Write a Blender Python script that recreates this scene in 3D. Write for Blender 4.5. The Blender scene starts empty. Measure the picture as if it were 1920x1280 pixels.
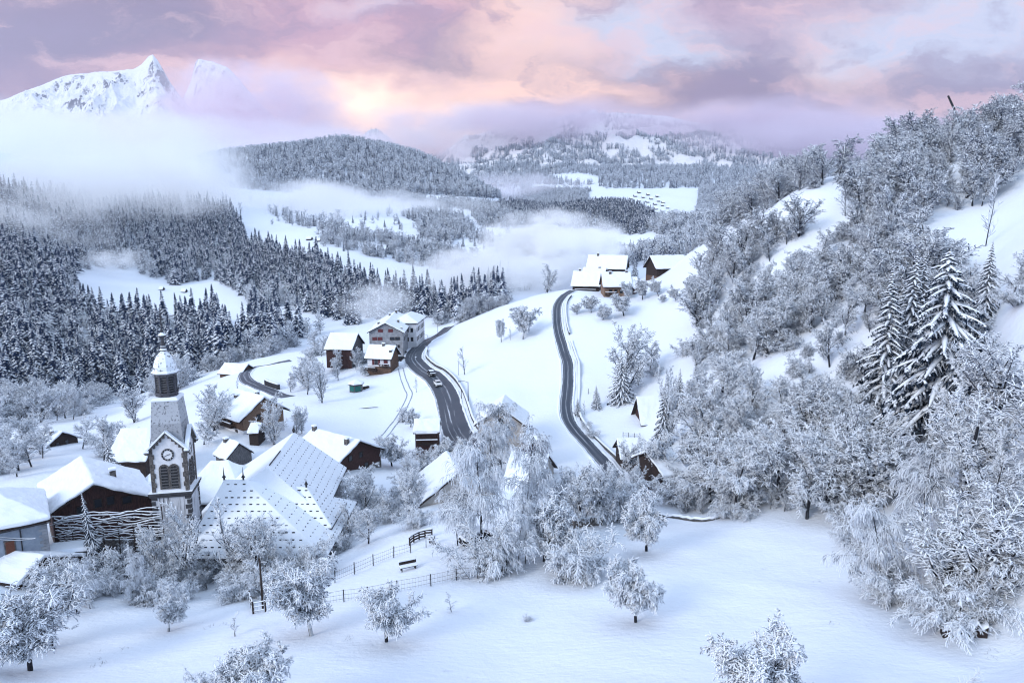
import bpy, bmesh, math, random
import numpy as np
from mathutils import Vector, Matrix

# ------------------------------------------------------------------ camera, sky, sun
CZ = 100.0                      # camera height (world z); the field lies some 35 m below
FPX = 1280.0                    # focal length in pixels of the 1920 px wide photograph
PITCH = math.radians(10.0)
CP, SP = math.cos(PITCH), math.sin(PITCH)
sc = bpy.context.scene
COL = sc.collection
cam_d = bpy.data.cameras.new('camera'); cam = bpy.data.objects.new('camera', cam_d); COL.objects.link(cam)
cam.location = (0, 0, CZ); cam.rotation_euler = (math.pi/2 - PITCH, 0, 0)
cam_d.lens = 24.0; cam_d.sensor_width = 36.0; cam_d.clip_start = 0.5; cam_d.clip_end = 40000
sc.camera = cam
sc.view_settings.view_transform = 'Standard'; sc.view_settings.look = 'None'
sc.view_settings.gamma = 1.0; sc.view_settings.use_curve_mapping = False
sc.view_settings.exposure = 0.50
cy = sc.cycles
cy.use_denoising = True; cy.filter_width = 1.15
cy.max_bounces = 8; cy.diffuse_bounces = 3; cy.glossy_bounces = 1; cy.transmission_bounces = 2
cy.volume_bounces = 5; cy.transparent_max_bounces = 8
cy.volume_step_rate = 1.0; cy.volume_max_steps = 96
cy.caustics_reflective = False; cy.caustics_refractive = False

SUN_EL, SUN_AZ = math.radians(27), math.radians(-132)     # azimuth from +Y, negative = to the left
sun_d = bpy.data.lights.new('sun', 'SUN'); sun = bpy.data.objects.new('sun', sun_d); COL.objects.link(sun)
sun_d.energy = 1.30; sun_d.angle = math.radians(22); sun_d.color = (0.99, 0.965, 0.95)
sdir = Vector((math.sin(SUN_AZ)*math.cos(SUN_EL), math.cos(SUN_AZ)*math.cos(SUN_EL), math.sin(SUN_EL)))
sun.rotation_euler = (-sdir).to_track_quat('-Z', 'Y').to_euler()

# small node helper ---------------------------------------------------------------
class NT:
    def __init__(s, tree): s.t = tree; s.n = tree.nodes; s.l = tree.links
    def new(s, t, **kw):
        n = s.n.new(t)
        for k, v in kw.items(): setattr(n, k, v)
        return n
    def put(s, sock, v):
        if v is None: return
        if hasattr(v, 'is_output'): s.l.new(v, sock)
        else: sock.default_value = v
    def m(s, op, a, b=None, c=None, clamp=False):
        n = s.new('ShaderNodeMath', operation=op); n.use_clamp = clamp
        s.put(n.inputs[0], a); s.put(n.inputs[1], b); s.put(n.inputs[2], c); return n.outputs[0]
    def vm(s, op, a, b=None):
        n = s.new('ShaderNodeVectorMath', operation=op); s.put(n.inputs[0], a); s.put(n.inputs[1], b); return n.outputs[0]
    def noise(s, vec, scale, detail=4, rough=0.5, out='Fac', lac=2.0):
        n = s.new('ShaderNodeTexNoise'); s.put(n.inputs['Vector'], vec); n.inputs['Scale'].default_value = scale
        n.inputs['Detail'].default_value = detail; n.inputs['Roughness'].default_value = rough
        n.inputs['Lacunarity'].default_value = lac
        return n.outputs[out]
    def ramp(s, v, lo, hi, a=0.0, b=1.0):
        n = s.new('ShaderNodeMapRange', interpolation_type='SMOOTHSTEP'); s.put(n.inputs[0], v)
        n.inputs[1].default_value = lo; n.inputs[2].default_value = hi; n.inputs[3].default_value = a; n.inputs[4].default_value = b
        return n.outputs[0]
    def mix(s, f, a, b):
        n = s.new('ShaderNodeMix', data_type='RGBA'); s.put(n.inputs['Factor'], f)
        s.put(n.inputs[6], a if hasattr(a, 'is_output') else (*a, 1)); s.put(n.inputs[7], b if hasattr(b, 'is_output') else (*b, 1))
        return n.outputs[2]
    def xyz(s, v):
        n = s.new('ShaderNodeSeparateXYZ'); s.put(n.inputs[0], v); return n.outputs
    def vec(s, x, y, z):
        n = s.new('ShaderNodeCombineXYZ'); s.put(n.inputs[0], x); s.put(n.inputs[1], y); s.put(n.inputs[2], z); return n.outputs[0]

def srgb(r, g, b):
    f = lambda c: (c/255)/12.92 if c/255 <= 0.04045 else ((c/255+0.055)/1.055)**2.4
    return (f(r), f(g), f(b))

def uw(px, py):
    """direction of a photo pixel as (x/y, z/y)"""
    dx, dy = (px-960)/FPX, (640-py)/FPX
    k = CP + dy*SP
    return dx/k, (dy*CP - SP)/k

# world: Nishita sky above broken sunset clouds
world = bpy.data.worlds.new('World'); sc.world = world; world.use_nodes = True
W = NT(world.node_tree); W.n.clear()
tc = W.new('ShaderNodeTexCoord'); D = W.xyz(tc.outputs['Generated'])
sky = W.new('ShaderNodeTexSky', sky_type='NISHITA'); sky.sun_disc = False
sky.sun_elevation = SUN_EL; sky.sun_rotation = SUN_AZ; sky.air_density = 1.0; sky.dust_density = 0.6; sky.ozone_density = 2.0
ysafe = W.m('MAXIMUM', D[1], 0.05)
U0 = W.m('DIVIDE', D[0], ysafe); V0 = W.m('DIVIDE', D[2], ysafe)
# cloud noise on the direction, stretched along the horizon
dn = W.vec(W.m('MULTIPLY', U0, 1.0), W.m('MULTIPLY', V0, 2.0), 0.0)
wn = W.new('ShaderNodeTexNoise'); W.put(wn.inputs['Vector'], dn); wn.inputs['Scale'].default_value = 4.0; wn.inputs['Detail'].default_value = 7; wn.inputs['Roughness'].default_value = 0.55
wc = W.xyz(wn.outputs['Color'])
wn2 = W.new('ShaderNodeTexNoise'); W.put(wn2.inputs['Vector'], dn); wn2.inputs['Scale'].default_value = 13.0; wn2.inputs['Detail'].default_value = 8; wn2.inputs['Roughness'].default_value = 0.6
wc2 = W.xyz(wn2.outputs['Color'])
U = W.m('ADD', W.m('ADD', U0, W.m('MULTIPLY', W.m('SUBTRACT', wc[0], 0.5), 0.30)), W.m('MULTIPLY', W.m('SUBTRACT', wc2[0], 0.5), 0.10))
V = W.m('ADD', W.m('ADD', V0, W.m('MULTIPLY', W.m('SUBTRACT', wc[1], 0.5), 0.14)), W.m('MULTIPLY', W.m('SUBTRACT', wc2[1], 0.5), 0.06))
def blob(px, py, sx, sy, amp=1.0):
    u, w = uw(px, py)
    a = W.m('MULTIPLY', W.m('SUBTRACT', U, u), FPX/sx); b = W.m('MULTIPLY', W.m('SUBTRACT', V, w), FPX/sy)
    r2 = W.m('ADD', W.m('MULTIPLY', a, a), W.m('MULTIPLY', b, b))
    return W.m('MULTIPLY', W.m('EXPONENT', W.m('MULTIPLY', r2, -1.0)), amp)
def blobs(L):
    o = None
    for b in L:
        x = blob(*b); o = x if o is None else W.m('ADD', o, x)
    return o
# SKYDATA
nz = W.noise(W.vec(W.m('MULTIPLY', U, 1.0), W.m('MULTIPLY', V, 2.2), .3), 8.0, 10, 0.66)
c = W.mix(W.ramp(U0, -0.55, 0.55), srgb(158, 134, 154), srgb(150, 136, 162))                     # mauve cloud
c = W.mix(W.m('MINIMUM', blobs([(480, 60, 330, 110, .85), (800, 40, 220, 80, .6), (250, 150, 260, 60, .3), (1330, 30, 160, 60, .5), (620, 130, 160, 60, .6)]), 1.0), c, srgb(182, 140, 158))   # pink
darkf = W.m('MINIMUM', blobs([(820, 120, 140, 55, .9), (1130, 140, 200, 60, 1.0), (1400, 150, 260, 75, .9), (1800, 150, 240, 50, 1.0), (60, 60, 300, 130, 1.0), (330, 30, 200, 60, .5), (1650, 160, 240, 50, .6), (1250, 230, 420, 45, .55), (880, 200, 200, 35, .7), (1500, 250, 300, 50, .5)]), 1.0)
c = W.mix(darkf, c, srgb(112, 94, 122))
warm = W.m('MINIMUM', blobs([(1000, 60, 130, 90, 1.0), (960, 165, 150, 26, .8), (640, 205, 170, 75, .9), (860, 232, 330, 34, 1.0), (1140, 165, 70, 22, .5), (1620, 100, 100, 60, .7), (1180, 255, 260, 26, .7), (420, 160, 120, 40, .5), (1660, 215, 110, 24, .5)]), 1.0)
c = W.mix(warm, c, srgb(230, 200, 184))
gap = W.m('MINIMUM', blobs([(1180, 40, 130, 55, 1.15), (1680, 70, 170, 60, .9), (1850, 40, 160, 60, 1.1), (1260, 95, 80, 26, .6), (700, 10, 60, 24, .5)]), 1.0)
c = W.mix(gap, c, srgb(172, 190, 222))
c = W.mix(W.m('MULTIPLY', W.ramp(nz, 0.46, 0.66), 0.5), c, srgb(212, 184, 190))
c = W.mix(W.m('MULTIPLY', W.ramp(nz, 0.5, 0.34), 0.5), c, srgb(118, 98, 132))
glow = W.m('MINIMUM', W.m('ADD', blob(650, 195, 60, 36, .6), blob(700, 212, 230, 44, .5)), 1.0)
c = W.mix(glow, c, (1.12, .92, .76))
tint = W.new('ShaderNodeVectorMath', operation='MULTIPLY'); W.put(tint.inputs[0], c); tint.inputs[1].default_value = (1.17, .975, .84); c = tint.outputs[0]
# overhead and behind: the blue-white overcast that lights the valley
nish = W.new('ShaderNodeVectorMath', operation='SCALE'); W.put(nish.inputs[0], sky.outputs[0]); nish.inputs['Scale'].default_value = 0.10
up = W.mix(0.75, nish.outputs[0], (0.66, 0.825, 1.08))
fac = W.ramp(D[2], 0.30, 0.60)
c = W.mix(fac, c, up)
back = W.ramp(D[1], 0.35, -0.1)
c = W.mix(back, c, W.mix(W.ramp(D[2], 0.0, 0.5), (0.48, 0.58, 0.82), up))
bg = W.new('ShaderNodeBackground'); W.put(bg.inputs[0], c); bg.inputs[1].default_value = 1.0  
wo = W.new('ShaderNodeOutputWorld'); W.l.new(bg.outputs[0], wo.inputs[0])
world.cycles.sampling_method = 'MANUAL'; world.cycles.sample_map_resolution = 512
# ------------------------------------------------------------------ terrain
rs = np.random.RandomState(7)
def PZ(px, py, z):
    """control point: photo pixel + height below the camera -> depth"""
    u, w = uw(px, py); return (px, py, z/w)
CTRL = [PZ(*p) for p in [
 (0,1280,-35),(480,1280,-34),(960,1280,-33.5),(1440,1280,-32),(1920,1280,-29),(60,1240,-37),(585,1190,-36.3),(1190,1160,-35.2),(1600,1180,-33),
 (480,1140,-39),(840,1140,-37),(1240,1020,-37.5),(1400,975,-37.8),(1080,990,-38.8),(880,1070,-38.5),(760,1065,-39.3),(800,1010,-40.5),(620,1090,-40.5),
 (150,1120,-41),(300,1130,-42),(40,1180,-39.5),(1550,985,-36.2),(1640,1110,-34.3),(1700,1200,-33)]]
CTRL += [(345,1078,84),(620,1045,86),(95,1062,77),(180,1015,89),(440,795,150),(655,858,135),(800,846,148),(860,800,150),(880,830,140),(700,697,220),(745,665,236),
 (827,722,190),(790,680,222),(825,630,272),(1143,880,122),(1060,545,252),(1070,700,178),(1055,620,212),(940,578,290),(840,612,285),(980,700,186),(960,800,148),(1000,880,122),
 (1100,900,112),(1240,515,262),(1300,560,210),(1270,620,190),(1205,800,146),(1190,890,119),(1130,760,160),(1230,700,168),(1330,930,100),(1400,870,106),(1540,930,86),
 (1440,690,132),(1700,825,96),(1600,760,112),(1500,560,165),(1900,500,112),(1890,590,96),(1850,440,150),(1500,385,192),(1400,432,212),(1620,335,203),(1345,430,262),(1480,368,232),
 (1700,300,225),(1920,235,235),(1900,300,190),(1800,425,160),(1700,480,140),(1650,600,125),(1800,700,100),(1920,700,78),(1920,900,62),(1800,1000,62),(1750,1120,56),(1920,1060,53),(1920,1220,47),
 (2150,500,85),(2150,200,200),(2150,900,52),(2150,1280,42),(2300,300,140),(2300,1000,50),
 (1920,330,330),(1700,390,340),(1500,450,340),(1345,520,360),(1240,580,370),(1000,650,380),(900,660,370),
 (420,706,250),(480,702,236),(510,735,202),(600,664,262),(400,742,210),(230,795,192),(100,835,152),(0,835,160),(-200,840,160),(-250,1000,90),(-250,1280,44),(-150,1100,62),
 (560,720,215),(600,760,180),(520,790,160),(300,830,150),(330,760,195),
 (30,765,262),(100,742,330),(0,742,330),(-250,740,330),(0,600,440),(0,480,590),(0,400,740),(0,310,1050),(-250,600,440),(-250,400,740),(-250,250,1050),
 (250,742,330),(250,600,490),(250,530,620),(200,500,680),(250,430,870),(140,378,1050),(330,550,600),
 (400,650,400),(550,645,430),(690,640,430),(500,560,580),(430,460,860),(420,400,1050),(300,390,1050),
 (600,590,520),(640,530,630),(700,505,740),(850,528,700),(620,460,830),(700,430,1000),(560,420,1020),(700,385,1350),(860,385,1350),(920,400,1250),(1000,415,1150),
 (880,462,930),(940,575,480),(800,590,500),(1100,560,560),(1130,440,950),(1090,400,1050),(1230,420,950),(1160,400,1080),(1300,470,700),
 (640,268,2050),(500,287,1950),(400,300,1900),(300,310,1900),(740,282,2050),(800,302,2000),(850,326,1950),(930,368,1800),(640,352,1600),(500,355,1600),(800,358,1600),(980,395,1900),
 (640,310,2600),(400,330,2600),(800,340,2600),(930,390,2500),(1100,410,1700),(1210,395,2000),(1310,365,2300),(1120,368,2250),(1240,405,1800),(1075,332,2700),(1010,372,2400),(1300,335,2700),(1450,335,2700),(1700,330,2700),(2100,320,2700),
 (1500,420,1500),(1800,400,1500),(2150,380,1500),(1350,430,1500),(0,290,1900),(-250,230,1900),(0,300,2700),(-250,280,2700),(200,300,2700)]
_c = np.array(CTRL, float)
_uwc = np.array([uw(a, b) for a, b in _c[:, :2]])
LS = 0.55
_P = np.stack([_uwc[:, 0], np.log(_c[:, 2])*LS], 1); _V = _uwc[:, 1]
CQ = 0.06
def _phi(r2): return np.sqrt(r2 + CQ*CQ)
_A = _phi(((_P[:, None]-_P[None])**2).sum(-1)); n_ = len(_P)
_Q = np.concatenate([np.ones((n_, 1)), _P], 1)
_M = np.block([[_A - np.eye(n_)*0.004, _Q], [_Q.T, np.zeros((3, 3))]])
_S = np.linalg.solve(_M, np.concatenate([_V, np.zeros(3)]))
def slope_w(u, Y):
    """terrain height over depth (relative to the camera) at direction u and depth Y, arrays"""
    u = np.asarray(u, float); Y = np.asarray(Y, float); sh = np.broadcast(u, Y).shape
    uu = np.broadcast_to(u, sh).ravel(); vv = np.log(np.broadcast_to(Y, sh).ravel())*LS
    out = np.empty(uu.shape)
    for i in range(0, len(uu), 20000):
        a = uu[i:i+20000]; b = vv[i:i+20000]
        r2 = (a[:, None]-_P[None, :, 0])**2 + (b[:, None]-_P[None, :, 1])**2
        out[i:i+20000] = _phi(r2) @ _S[:n_] + _S[n_] + _S[n_+1]*a + _S[n_+2]*b
    return out.reshape(sh)
def lump(x, y):
    """gentle drifts and hollows, metres"""
    y1 = np.maximum(y, 1.0)
    a = 0.25*np.sin(x*.21+1.3*np.sin(y*.11))*np.sin(y*.17+.9*np.sin(x*.13+2)) + 0.10*np.sin(x*.63+2*np.sin(y*.41))*np.sin(y*.55+1.7)
    far = 0.35*np.sin(x*.051+y*.017)*np.sin(y*.043+1.1*np.sin(x*.03)) + np.clip((y1-250)/400, 0, 1)*3.0*np.sin(x*.021+.8*np.sin(y*.017))*np.sin(y*.019+1.2*np.sin(x*.013))
    return a*np.clip(y1/60-.3, .3, 1) + far*np.clip((y1-60)/100, 0, 1)
def hz(x, y):
    """terrain world height at x, y (arrays)"""
    x = np.asarray(x, float); y = np.asarray(y, float)
    return CZ + y*slope_w(x/y, y) + lump(x, y)
def h1(x, y): return float(hz(np.array([x]), np.array([y]))[0])
_YS = np.exp(np.linspace(math.log(30), math.log(3000), 1600))
def gp(px, py, ymin=30, ymax=3000):
    """where the view ray of a photo pixel meets the terrain"""
    u, w = uw(px, py)
    ys = _YS[(_YS >= ymin) & (_YS <= ymax)]
    d = hz(u*ys, ys) - (CZ + w*ys)
    k = np.argmax(d >= 0)
    if d[k] < 0: k = int(np.argmax(d))
    y = ys[k]
    if k > 0 and d[k] > 0 and d[k-1] < 0:
        y = ys[k-1] + (ys[k]-ys[k-1])*(-d[k-1])/(d[k]-d[k-1])
    x = u*y
    return Vector((x, y, h1(x, y)))
def at(px, py, Y):
    """the point of a pixel's ray at depth Y"""
    u, w = uw(px, py); return Vector((u*Y, Y, CZ + w*Y))
def pix(x, y, z):
    """world arrays -> photo pixels"""
    z = z - CZ; f = y*CP - z*SP; upv = y*SP + z*CP
    return 960 + FPX*x/f, 640 - FPX*upv/f
def inpoly(px, py, poly):
    poly = np.asarray(poly, float); r = np.zeros(px.shape, bool); j = len(poly)-1
    for i in range(len(poly)):
        xi, yi = poly[i]; xj, yj = poly[j]
        c = ((yi > py) != (yj > py)) & (px < (xj-xi)*(py-yi)/(yj-yi+1e-12)+xi); r ^= c; j = i
    return r
# ------------------------------------------------------------------ materials
MATS = {}
def mat(name, rough=0.8, spec=0.3):
    m = bpy.data.materials.new(name); m.use_nodes = True; t = NT(m.node_tree)
    b = m.node_tree.nodes['Principled BSDF']; b.inputs['Roughness'].default_value = rough
    b.inputs['Specular IOR Level'].default_value = spec; MATS[name] = m
    return m, t, b
def bump(t, b, h, strength=0.5, dist=0.1):
    n = t.new('ShaderNodeBump'); n.inputs['Strength'].default_value = strength; n.inputs['Distance'].default_value = dist
    t.put(n.inputs['Height'], h); t.l.new(n.outputs[0], b.inputs['Normal'])
def objco(t): return t.new('ShaderNodeTexCoord').outputs['Object']
def nzv(t): return t.xyz(t.new('ShaderNodeNewGeometry').outputs['True Normal'])[2]
SNOW = (0.86, 0.905, 0.965)
def noise_mat(name, c1, c2, scale, lo=.35, hi=.65, rough=.85, bs=.3, bd=.05, detail=5, vecscale=None):
    m, t, b = mat(name, rough); o = objco(t)
    if vecscale: o = t.vm('MULTIPLY', o, vecscale)
    n = t.noise(o, scale, detail, .6)
    t.put(b.inputs['Base Color'], t.mix(t.ramp(n, lo, hi), c1, c2)); bump(t, b, n, bs, bd); return m
# ground snow: wind ripples, small dents, scattered stubble showing through
m, t, b = mat('snow_ground', .75, .2); o = objco(t)
n1 = t.noise(o, .35, 6, .6); n2 = t.noise(o, 2.2, 6, .65); n3 = t.noise(t.vm('MULTIPLY', o, (1, 2.2, 1)), .9, 4, .5)
h = t.m('ADD', t.m('ADD', t.m('MULTIPLY', n1, .6), t.m('MULTIPLY', n2, .22)), t.m('MULTIPLY', n3, .3))
st = t.m('MULTIPLY', t.ramp(t.noise(o, 5.0, 3, .7), .71, .76), t.ramp(t.noise(o, .06, 3, .6), .50, .62))
t.put(b.inputs['Base Color'], t.mix(t.m('MULTIPLY', st, .75), t.mix(n2, (.80, .855, .94), (.86, .90, .955)), (.22, .22, .22)))
bump(t, b, h, .8, .35)
m, t, b = mat('snow', .7, .2); o = objco(t); n = t.noise(o, 1.3, 5, .6)
t.put(b.inputs['Base Color'], t.mix(n, (.82, .87, .94), (.87, .905, .955))); bump(t, b, n, .35, .15)
def snowy(name, dark, dark2, thr, width, scale, nl, nh, sn=SNOW, rough=.85):
    """a surface under fallen snow: white where it faces up (broken by noise), its dark colour elsewhere"""
    m, t, b = mat(name, rough, .15); o = objco(t); n = t.noise(o, scale, 4, .6)
    f = t.m('MULTIPLY', t.ramp(nzv(t), thr-width, thr+width), t.ramp(n, nl, nh))
    t.put(b.inputs['Base Color'], t.mix(f, t.mix(n, dark, dark2), sn)); return m
snowy('bark_snow', (.012, .014, .020), (.038, .038, .046), .30, .25, 1.2, .24, .38)
snowy('twig_snow', (.016, .030, .072), (.042, .066, .13), -.34, .32, .7, .22, .34)  # blue of the shade is mixed into the dark twig colours
snowy('needle_snow', (.006, .012, .022), (.02, .032, .045), .22, .25, 1.6, .40, .52)
snowy('needle_snow_far', (.006, .020, .062), (.018, .042, .10), .30, .20, .55, .47, .56)  # far needles: blue shade tint put into the base colour
snowy('bough_snow', (.006, .012, .022), (.02, .032, .045), .10, .25, 1.1, .30, .40)
snowy('needle_dark', (.005, .013, .030), (.018, .034, .058), .45, .2, 1.6, .40, .50)
snowy('twig_bare', (.016, .030, .07), (.045, .066, .125), .0, .36, .7, .30, .48)  # dark colours carry the same shade blue, under less snow
snowy('shingle_snow', (.10, .105, .12), (.22, .22, .24), .1, .1, 3.2, .35, .45)
snowy('stone_snow', (.03, .03, .035), (.10, .10, .11), .55, .15, 2.0, .2, .4)
noise_mat('wood_dark', (.018, .012, .011), (.05, .034, .03), 3, vecscale=(6, 6, .6))
noise_mat('wood_red', (.032, .016, .016), (.078, .038, .034), 2.5, vecscale=(5, 5, .8))
noise_mat('wood_brown', (.07, .042, .03), (.15, .092, .066), 2.5, vecscale=(5, 5, .8))
noise_mat('wood_tan', (.17, .11, .078), (.27, .18, .13), 2.5, vecscale=(5, 5, .8))
noise_mat('rut', (.22, .25, .31), (.40, .44, .50), 2.0)
noise_mat('wood_grey', (.06, .06, .065), (.15, .15, .16), 2.5, vecscale=(5, 5, .8))
noise_mat('plaster_grey', (.22, .23, .25), (.33, .34, .37), 1.1)
noise_mat('plaster_blue', (.23, .27, .33), (.31, .35, .41), .9)
noise_mat('plaster_white', (.62, .63, .66), (.74, .74, .77), 1.2)
noise_mat('plaster_beige', (.36, .33, .31), (.50, .47, .44), 1.2)
noise_mat('stone_dark', (.06, .055, .055), (.16, .145, .135), 3.0, bs=.6)
noise_mat('stone_wall', (.045, .045, .05), (.13, .125, .125), 2.2, bs=.8)
noise_mat('metal_dark', (.02, .02, .022), (.035, .035, .04), 4, rough=.5)
noise_mat('shutter_brown', (.11, .04, .025), (.15, .06, .04), 8)
noise_mat('shutter_red', (.10, .025, .03), (.14, .04, .045), 8)
noise_mat('paint_green', (.01, .10, .085), (.015, .13, .11), 4, rough=.5)
noise_mat('paint_white', (.70, .71, .73), (.78, .79, .80), 4, rough=.4)
noise_mat('car_white', (.72, .73, .74), (.76, .77, .78), 4, rough=.25)
noise_mat('car_dark', (.012, .013, .016), (.02, .021, .025), 4, rough=.25)
noise_mat('rubber', (.01, .01, .01), (.018, .018, .018), 6)
noise_mat('slate', (.055, .055, .065), (.10, .10, .115), 4)
m, t, b = mat('glass', .12, .6); b.inputs['Base Color'].default_value = (.012, .016, .024, 1)
m, t, b = mat('lamp_lens', .2, .6); b.inputs['Base Color'].default_value = (.6, .6, .58, 1)
m, t, b = mat('red_lens', .2, .6); b.inputs['Base Color'].default_value = (.25, .01, .01, 1)
# weathered tower plaster: rain streaks running down from the cornice
m, t, b = mat('plaster_tower', .9, .1); o = objco(t)
n = t.noise(t.vm('MULTIPLY', o, (2.6, 2.6, .16)), 1.4, 5, .65); n2 = t.noise(o, .5, 4, .6)
hgt = t.ramp(t.xyz(o)[2], 5.0, 12.0)
t.put(b.inputs['Base Color'], t.mix(t.m('MULTIPLY', t.ramp(n, .46, .66), t.m('MULTIPLY', hgt, .9)), t.mix(n2, (.50, .52, .56), (.68, .69, .73)), (.07, .07, .085)))
bump(t, b, n2, .3, .05)
# roads: wet asphalt with slush left between the wheel tracks (the lane attribute runs -1..1 across)
def road_mat(name, asph, asph2, tracks, edge):
    m, t, b = mat(name, .55, .4); a = t.new('ShaderNodeAttribute', attribute_name='lane').outputs['Vector']; s = t.xyz(a)
    o = objco(t); nn = t.noise(o, 1.1, 6, .7); n2 = t.noise(t.vec(t.m('MULTIPLY', s[0], 5.0), t.m('MULTIPLY', s[1], .035), 0), 1.0, 5, .7)
    f = None
    for c0, w0, amt in tracks:
        d = t.m('ABSOLUTE', t.m('SUBTRACT', t.m('ADD', s[0], t.m('MULTIPLY', t.m('SUBTRACT', nn, .5), .14)), c0))
        g = t.m('MULTIPLY', t.ramp(d, 0, w0, 1, 0), t.m('MULTIPLY', t.ramp(n2, .44, .60), amt))
        f = g if f is None else t.m('MAXIMUM', f, g)
    e = t.ramp(t.m('ADD', t.m('ABSOLUTE', s[0]), t.m('MULTIPLY', t.m('SUBTRACT', nn, .5), .3)), edge, edge+.12)
    f = t.m('MAXIMUM', f, e)
    t.put(b.inputs['Base Color'], t.mix(f, t.mix(nn, asph, asph2), (.78, .83, .90))); bump(t, b, nn, .3, .04)
road_mat('asphalt_main', (.034, .044, .062), (.060, .075, .10), [(-.22, .08, .7), (.16, .10, .9), (.5, .06, .4)], .90)
road_mat('asphalt_lane', (.028, .04, .062), (.055, .072, .10), [(0, .20, .55), (-.68, .14, .5), (.68, .14, .5)], .80)
# mountain snow and rock
m, t, b = mat('mountain_snow', .8, .1); g = t.new('ShaderNodeNewGeometry'); pos = g.outputs['Position']
n = t.noise(t.vm('MULTIPLY', pos, (.004, .004, .0022)), 1.0, 10, .68); n2 = t.noise(pos, .02, 8, .7)
st = t.ramp(t.m('ADD', nzv(t), t.m('MULTIPLY', t.m('SUBTRACT', n2, .5), .5)), .60, .44)
rk = t.m('MULTIPLY', t.ramp(n, .50, .56), st)
t.put(b.inputs['Base Color'], t.mix(rk, (.90, .88, .89), (.13, .11, .13))); bump(t, b, n2, .9, 22)

# ------------------------------------------------------------------ object helpers
def tag(o, label=None, cat=None, group=None, kind=None):
    for k, v in (('label', label), ('category', cat), ('group', group), ('kind', kind)):
        if v: o[k] = v
    return o
def mesh_obj(name, verts, faces, mats, mi=None, parent=None, smooth=False, loc=None):
    me = bpy.data.meshes.new(name)
    me.from_pydata([tuple(v) for v in verts], [], [tuple(f) for f in faces])
    for mm in (mats if isinstance(mats, (list, tuple)) else [mats]): me.materials.append(MATS[mm])
    if mi is not None: me.polygons.foreach_set('material_index', np.asarray(mi, np.int32))
    if smooth: me.polygons.foreach_set('use_smooth', np.ones(len(me.polygons), bool))
    me.update()
    o = bpy.data.objects.new(name, me); COL.objects.link(o)
    if parent is not None: o.parent = parent
    if loc is not None: o.location = loc
    return o
def fast_mesh(name, V, F, mats, mi=None, smooth=False):
    """mesh from numpy arrays: V (n,3), F (m,4) quads"""
    me = bpy.data.meshes.new(name); n, k = F.shape
    me.vertices.add(len(V)); me.vertices.foreach_set('co', np.asarray(V, np.float32).ravel())
    me.loops.add(n*k); me.loops.foreach_set('vertex_index', np.asarray(F, np.int32).ravel())
    me.polygons.add(n); me.polygons.foreach_set('loop_start', np.arange(0, n*k, k, dtype=np.int32))
    for mm in mats: me.materials.append(MATS[mm])
    if mi is not None: me.polygons.foreach_set('material_index', np.asarray(mi, np.int32))
    if smooth: me.polygons.foreach_set('use_smooth', np.ones(n, bool))
    me.update(calc_edges=True); return me
def link(name, me, parent=None, loc=None):
    o = bpy.data.objects.new(name, me); COL.objects.link(o)
    if parent is not None: o.parent = parent
    if loc is not None: o.location = loc
    return o
def empty(name, loc, rz=0.0, label=None, cat=None, group=None):
    o = bpy.data.objects.new(name, None); COL.objects.link(o); o.location = loc; o.rotation_euler = (0, 0, rz)
    o.empty_display_size = .5
    return tag(o, label, cat, group)
class MB:
    """collects boxes, prisms and tubes that become one mesh"""
    def __init__(s): s.v = []; s.f = []; s.mi = []
    def add(s, vs, fs, mi=0):
        k = len(s.v); s.v += [tuple(v) for v in vs]; s.f += [tuple(i+k for i in f) for f in fs]; s.mi += [mi]*len(fs)
    def box(s, c, size, rz=0.0, mi=0, M=None):
        a, b_, h = size[0]/2, size[1]/2, size[2]/2; cs, sn = math.cos(rz), math.sin(rz); vs = []
        for z in (-h, h):
            for x, y in ((-a, -b_), (a, -b_), (a, b_), (-a, b_)):
                p = Vector((x*cs-y*sn, x*sn+y*cs, z)); p = (M @ p) if M else p; vs.append(p + Vector(c))
        s.add(vs, [(3, 2, 1, 0), (4, 5, 6, 7), (0, 1, 5, 4), (1, 2, 6, 5), (2, 3, 7, 6), (3, 0, 4, 7)], mi); return s
    def tube(s, pts, r, n=6, mi=0, caps=True):
        pts = [Vector(p) for p in pts]; rr = r if isinstance(r, (list, tuple)) else [r]*len(pts); rings = []
        for i, p in enumerate(pts):
            d = (pts[min(i+1, len(pts)-1)] - pts[max(i-1, 0)]).normalized()
            a = d.cross(Vector((0, 0, 1)) if abs(d.z) < .95 else Vector((1, 0, 0))).normalized(); b_ = a.cross(d)
            rings.append([p + (a*math.cos(2*math.pi*k/n) + b_*math.sin(2*math.pi*k/n))*rr[i] for k in range(n)])
        vs = [v for rg in rings for v in rg]; fs = []
        for i in range(len(pts)-1):
            for k in range(n): fs.append((i*n+k, i*n+(k+1) % n, (i+1)*n+(k+1) % n, (i+1)*n+k))
        if caps: fs += [tuple(range(n))[::-1], tuple(range((len(pts)-1)*n, len(pts)*n))]
        s.add(vs, fs, mi); return s
    def lathe(s, prof, n=8, mi=0, c=(0, 0, 0), rot=0.0):
        """profile [(radius, z)] turned round the vertical axis, n sides"""
        vs = []; fs = []
        for r, z in prof:
            for k in range(n):
                a = 2*math.pi*k/n + rot; vs.append((c[0]+r*math.cos(a), c[1]+r*math.sin(a), c[2]+z))
        for i in range(len(prof)-1):
            for k in range(n): fs.append((i*n+k, i*n+(k+1) % n, (i+1)*n+(k+1) % n, (i+1)*n+k))
        fs += [tuple(range(n))[::-1], tuple(range((len(prof)-1)*n, len(prof)*n))]
        s.add(vs, fs, mi); return s
    def build(s, name, mats, parent=None, loc=None, smooth=False):
        return mesh_obj(name, s.v, s.f, mats, s.mi, parent, smooth, loc)
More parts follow.
